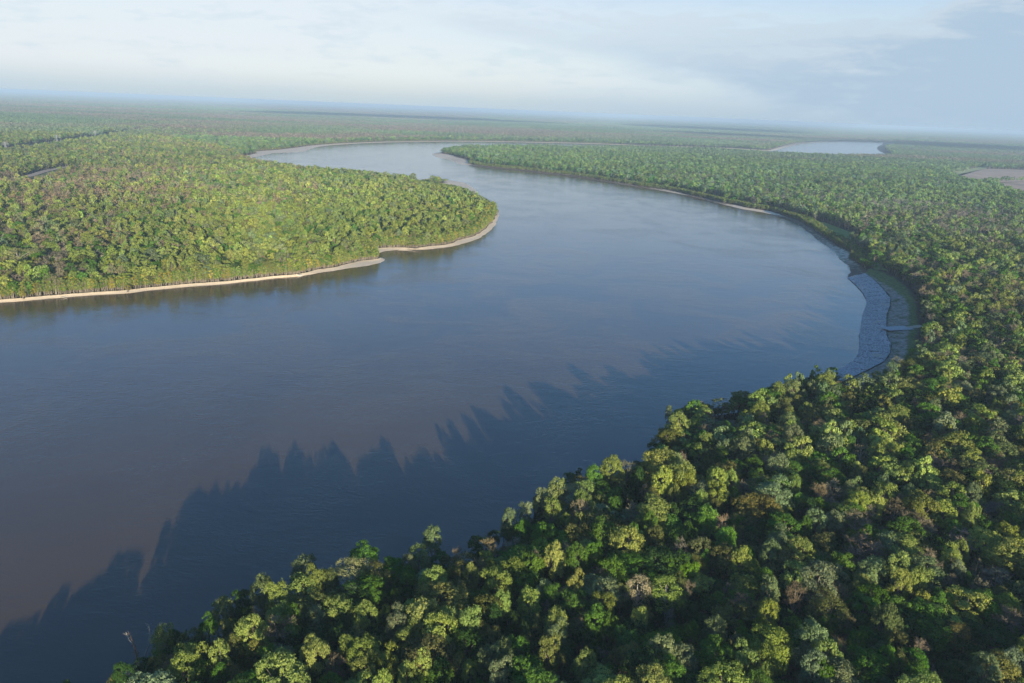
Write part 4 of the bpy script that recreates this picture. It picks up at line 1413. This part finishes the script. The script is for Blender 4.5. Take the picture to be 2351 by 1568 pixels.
# canopy far away, in squares
r4 = np.random.default_rng(55)
Pp, Vp, Sp, Tp = [], [], [], []
for (d0, d1, cell, nm, half) in ((PATCH0, PATCH1, 78.0, "near", 44), (PATCH1, 58000.0, 370.0, "far", 44)):
    P = polar_points(d0, d1, cell, half, 900 + int(cell))
    if nm == "near":
        ok, nr_ = on_land(P, cell * .58)
    else:
        ok, nr_ = on_land(P, cell * .5)
    P = P[ok]
    n = len(P)
    ks = vnoise(P, 700, 61) * .55 + vnoise(P, 2600, 62) * .45
    ka = vnoise(P, 500, 63) * .5 + vnoise(P, 3500, 64) * .5
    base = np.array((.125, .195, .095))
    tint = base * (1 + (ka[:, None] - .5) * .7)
    br = np.clip((ks - .54 + .13 * (P[:, 0] < -900)) * 4, 0, 1)[:, None]
    tint = tint * (1 - br) + np.array((.185, .160, .125)) * br
    Pp.append(np.column_stack([P, np.full(n, GZ)]))
    Vp.append(np.array([VID[(nm, int(v))] for v in r4.integers(3, size=n)]))
    Sp.append(np.column_stack([np.full(n, 1.03), np.full(n, 1.03), r4.uniform(.85, 1.15, n)]))
    Tp.append(tint)
n = sum(map(len, Pp))
rot = np.zeros((n, 3)); rot[:, 2] = r4.integers(0, 4, n) * math.pi / 2
woods("far_off_woods", "hazy blue-green woods running to the horizon", np.concatenate(Pp), np.concatenate(Vp), np.concatenate(Sp), rot, np.concatenate(Tp))
# trees along the edges the squares leave open beside the distant water
P = polar_points(PATCH0, 9000.0, 17.0, 42, 654)
ok, nr_ = on_land(P, 4.0)
P, nr_ = P[ok], nr_[ok]
cl = nr_ < 78 * 1.1
for c in CLEAR:
    lo_, hi_ = c.min(0) - 90, c.max(0) + 90
    cl |= (P[:, 0] > lo_[0]) & (P[:, 0] < hi_[0]) & (P[:, 1] > lo_[1]) & (P[:, 1] < hi_[1])
P, nr_ = P[cl], nr_[cl]
vid, scl, rot, tint = plant(P, nr_ + 99, r4, 1, 1.5)
woods("woods", "distant tree fringe round the far water and fields", np.column_stack([P, np.full(len(P), GZ)]), vid, scl, rot, tint)

# ------------------------------------------------------------------ dead snags, driftwood, slab
def snag(px, py, label, spec):
    x, y = gp(px, py, GZ)
    root = empty("dead_tree", (float(x), float(y), GZ))
    tag(root, label, "dead tree")
    r = np.random.default_rng(len(label))
    rt = np.array(CR[:, 0]); rt[2] = 0; rt /= np.linalg.norm(rt)
    for part, mat, pts, rad in spec:
        P3 = [rt * a + np.array([0, 0, b]) + r.normal(size=3) * .15 for a, b in pts]
        paths = [(P3, np.linspace(rad, rad * .3, len(P3)))]
        for j in range(9):
            f = r.uniform(.35, 1.0) * (len(P3) - 1)
            i0 = min(int(f), len(P3) - 2)
            s = P3[i0] + (P3[i0 + 1] - P3[i0]) * (f - i0)
            d = unit(r, 1)[0]
            d[2] = abs(d[2]) * .6 + .25
            L_ = r.uniform(.8, 2.6)
            paths.append(([s, s + d * L_ * .5 + r.normal(size=3) * .1, s + d * L_], [rad * .25, rad * .14, rad * .05]))
        V, Fc = tubes(paths, 6)
        obj(part, mesh_from(part, V, Fc, [mat], smooth=True), root)
    return root


snag(321, 1541, "broken dead trunk with bare limbs above dark water", [("trunk", M.bark_snag, [(0, 0), (-.4, 4), (-.7, 8), (-1.3, 12.5), (-2.0, 15.5)], .55), ("limb", M.bark_pale, [(-1.3, 10.5), (-2.4, 13), (-3.0, 15.0), (-3.4, 16.0)], .18)])
snag(331, 1527, "slender forked grey snag leaning beside the broken dead trunk", [("trunk", M.bark_pale, [(0, 0), (1.1, 4.5), (2.3, 9), (2.8, 13.5), (2.9, 17.0)], .28), ("limb", M.bark_pale, [(2.6, 11.5), (4.2, 13.2), (5.6, 15.0)], .16)])


def log(pxs, label, rad, z0):
    pts = [np.array([*gp(a, b, z), z]) for a, b, z in pxs]
    o0 = pts[0].copy(); o0[2] = 0
    root = empty("driftwood_log", tuple(map(float, o0)))
    tag(root, label, "log")
    V, Fc = tubes([([p - o0 for p in pts], np.linspace(rad, rad * .45, len(pts)))], 7)
    obj("trunk", mesh_from("trunk", V, Fc, [M.bark_pale], smooth=True), root)
    d = pts[-1] - pts[0]
    s = pts[len(pts) // 2] - o0
    paths = [([s, s + np.array([d[1] * .12, -d[0] * .12, 1.2]), s + np.array([d[1] * .2, -d[0] * .2, 2.0])], [rad * .4, rad * .25, rad * .1]),
             ([pts[-1] - o0, pts[-1] - o0 + d * .18 + np.array([0, 0, 1.3])], [rad * .4, rad * .1])]
    V, Fc = tubes(paths, 5)
    obj("branch", mesh_from("branch", V, Fc, [M.bark_pale], smooth=True), root)


log([(914, 573.5, .5), (930, 574, .3), (946, 576, .1), (951, 577.2, .4)], "pale driftwood log lying in the shallow cove off the sand", .55, 0)
log([(139, 682.5, 1.0), (147, 683.5, .6), (153, 685.5, .2)], "thin driftwood log on the shore below the yellow willows", .4, 0)

# pale slab at the water's edge
x, y = gp(685, 632, .5)
ang = math.atan2(gp(692, 633, 0)[1] - gp(678, 631, 0)[1], gp(692, 633, 0)[0] - gp(678, 631, 0)[0])
bm = bmesh.new()
prof2 = [(-4.4, -.2), (-4.3, .75), (-1.5, 1.75), (1.2, 1.55), (3.8, .95), (4.5, -.2)]
for yy in (-2.2, 2.2):
    bm.faces.new([bm.verts.new((a, yy, b)) for a, b in prof2])
bm.verts.ensure_lookup_table()
k = len(prof2)
for i_ in range(k):
    j_ = (i_ + 1) % k
    bm.faces.new([bm.verts[i_], bm.verts[j_], bm.verts[k + j_], bm.verts[k + i_]])
bmesh.ops.recalc_face_normals(bm, faces=bm.faces)
me = bpy.data.meshes.new("pale_slab")
bm.to_mesh(me)
bm.free()
me.materials.append(M.slab_pale)
o = obj("pale_slab", me)
o.location = (float(x), float(y), 0.1)
o.rotation_euler = (0, 0, ang)
tag(o, "pale slab tilted at the water's edge on the sandy shore", "slab")

# ------------------------------------------------------------------ transmission towers on the cutting
def tower():
    root = empty("transmission_tower", (0, 0, 0))
    H, W_ = 44.0, 9.0
    legs = [((sx * 4.2, sy * 4.2, 0), (sx * 1.0, sy * 1.0, H)) for sx in (-1, 1) for sy in (-1, 1)]
    for a, b in legs:
        V, Fc = tubes([([np.array(a), np.array(b)], [.34, .22])], 4)
        obj("leg", mesh_from("leg", V, Fc, [M.steel]), root)
    br = []
    zs = np.linspace(0, H, 8)
    for q in range(4):
        (a, b), (c, d_) = legs[q], legs[[1, 3, 0, 2][q]]
        a, b, c, d_ = map(np.array, (a, b, c, d_))
        for z0, z1 in zip(zs[:-1], zs[1:]):
            f0, f1 = z0 / H, z1 / H
            br.append(([a + (b - a) * f0, c + (d_ - c) * f1], [.16, .16]))
            br.append(([c + (d_ - c) * f0, a + (b - a) * f1], [.16, .16]))
    V, Fc = tubes(br, 4)
    obj("bracing", mesh_from("bracing", V, Fc, [M.steel]), root)
    for z, w in ((36, 15), (29.5, 18), (42, 11)):
        V, Fc = tubes([([np.array([-w, 0, z]), np.array([0, 0, z + .8]), np.array([w, 0, z])], [.25, .55, .25]), ([np.array([-w, 0, z]), np.array([0, 0, z + 2.6]), np.array([w, 0, z])], [.2, .3, .2])], 4)
        obj("crossarm", mesh_from("crossarm", V, Fc, [M.steel]), root)
    return root


tw0 = tower()
tlab = ["grey lattice power pylon in the cutting by the frame's edge", "grey lattice power pylon, middle one along the cutting", "grey lattice power pylon farthest along the dark cutting"]
for i_, (px, py) in enumerate(((14, 347), (131, 327.5), (219, 315))):
    if i_ == 0:
        t = tw0
    else:
        t = tw0.copy(); COL.objects.link(t)
        for ch in list(tw0.children):
            c = ch.copy(); COL.objects.link(c); c.parent = t
    x, y = gp(px, py, GZ)
    t.location = (float(x), float(y), GZ)
    t.rotation_euler = (0, 0, R_(12))
    t.scale = (.8, .8, .68)
    tag(t, tlab[i_], "pylon", "power pylons along the cutting")

# ------------------------------------------------------------------ clouds that shade the far woods, haze
def cloud(shadow_px, size, seed, alt=3300.0):
    x, y = gp(*shadow_px, 20)
    t = (alt - 20) / TO_SUN.z
    c = Vector((x, y, 20)) + TO_SUN * t
    bm = bmesh.new()
    bmesh.ops.create_icosphere(bm, subdivisions=5, radius=1.0)
    sv = np.array([v.co[:] for v in bm.verts])
    nz = vnoise(sv[:, :2] * 3 + seed, .55, seed) + vnoise(sv[:, [0, 2]] * 3 - seed, .35, seed + 1) * .6 + vnoise(sv[:, [1, 2]] * 3, .2, seed + 2) * .3
    for v, q in zip(bm.verts, nz):
        v.co *= .62 + .42 * q
        v.co.x *= size[0]; v.co.y *= size[1]; v.co.z *= size[2] * (1.0 if v.co.z > 0 else .4)
    me = bpy.data.meshes.new("cloud")
    bm.to_mesh(me); bm.free()
    me.materials.append(M.cloud)
    me.polygons.foreach_set("use_smooth", np.ones(len(me.polygons), bool))
    o = obj("cloud", me)
    o.location = c
    tag(o, kind="structure")


cloud((960, 270), (2000, 1300, 150), 3)
cloud((1640, 296), (1500, 1500, 150), 5)
cloud((1720, 312), (700, 350, 110), 6)
cloud((2260, 338), (1200, 900, 140), 8)
cloud((700, 262), (900, 500, 120), 11)

HB_ = 62000.0
bm = bmesh.new()
bmesh.ops.create_cube(bm, size=1.0)
for v in bm.verts:
    v.co = Vector((v.co.x * 2 * HB_, (-5000 if v.co.y < 0 else HB_), (-2.8 if v.co.z < 0 else 206.0)))
me = bpy.data.meshes.new("haze")
bm.to_mesh(me); bm.free()
m, nt, out = new_mat("haze_air")
pv = nd(nt, 'ShaderNodeVolumePrincipled')
pv.inputs['Color'].default_value = (0.53, 0.70, 0.86, 1)
pv.inputs['Density'].default_value = 6.2e-5
pv.inputs['Anisotropy'].default_value = 0.0
nt.links.new(pv.outputs[0], out.inputs['Volume'])
me.materials.append(m)
tag(obj("haze", me), kind="stuff")
print("TREES", len(LIST), "WOODS", len(P_all), "PATCH", n, "RING", nr, "REV", blen, wid, nS * nU)
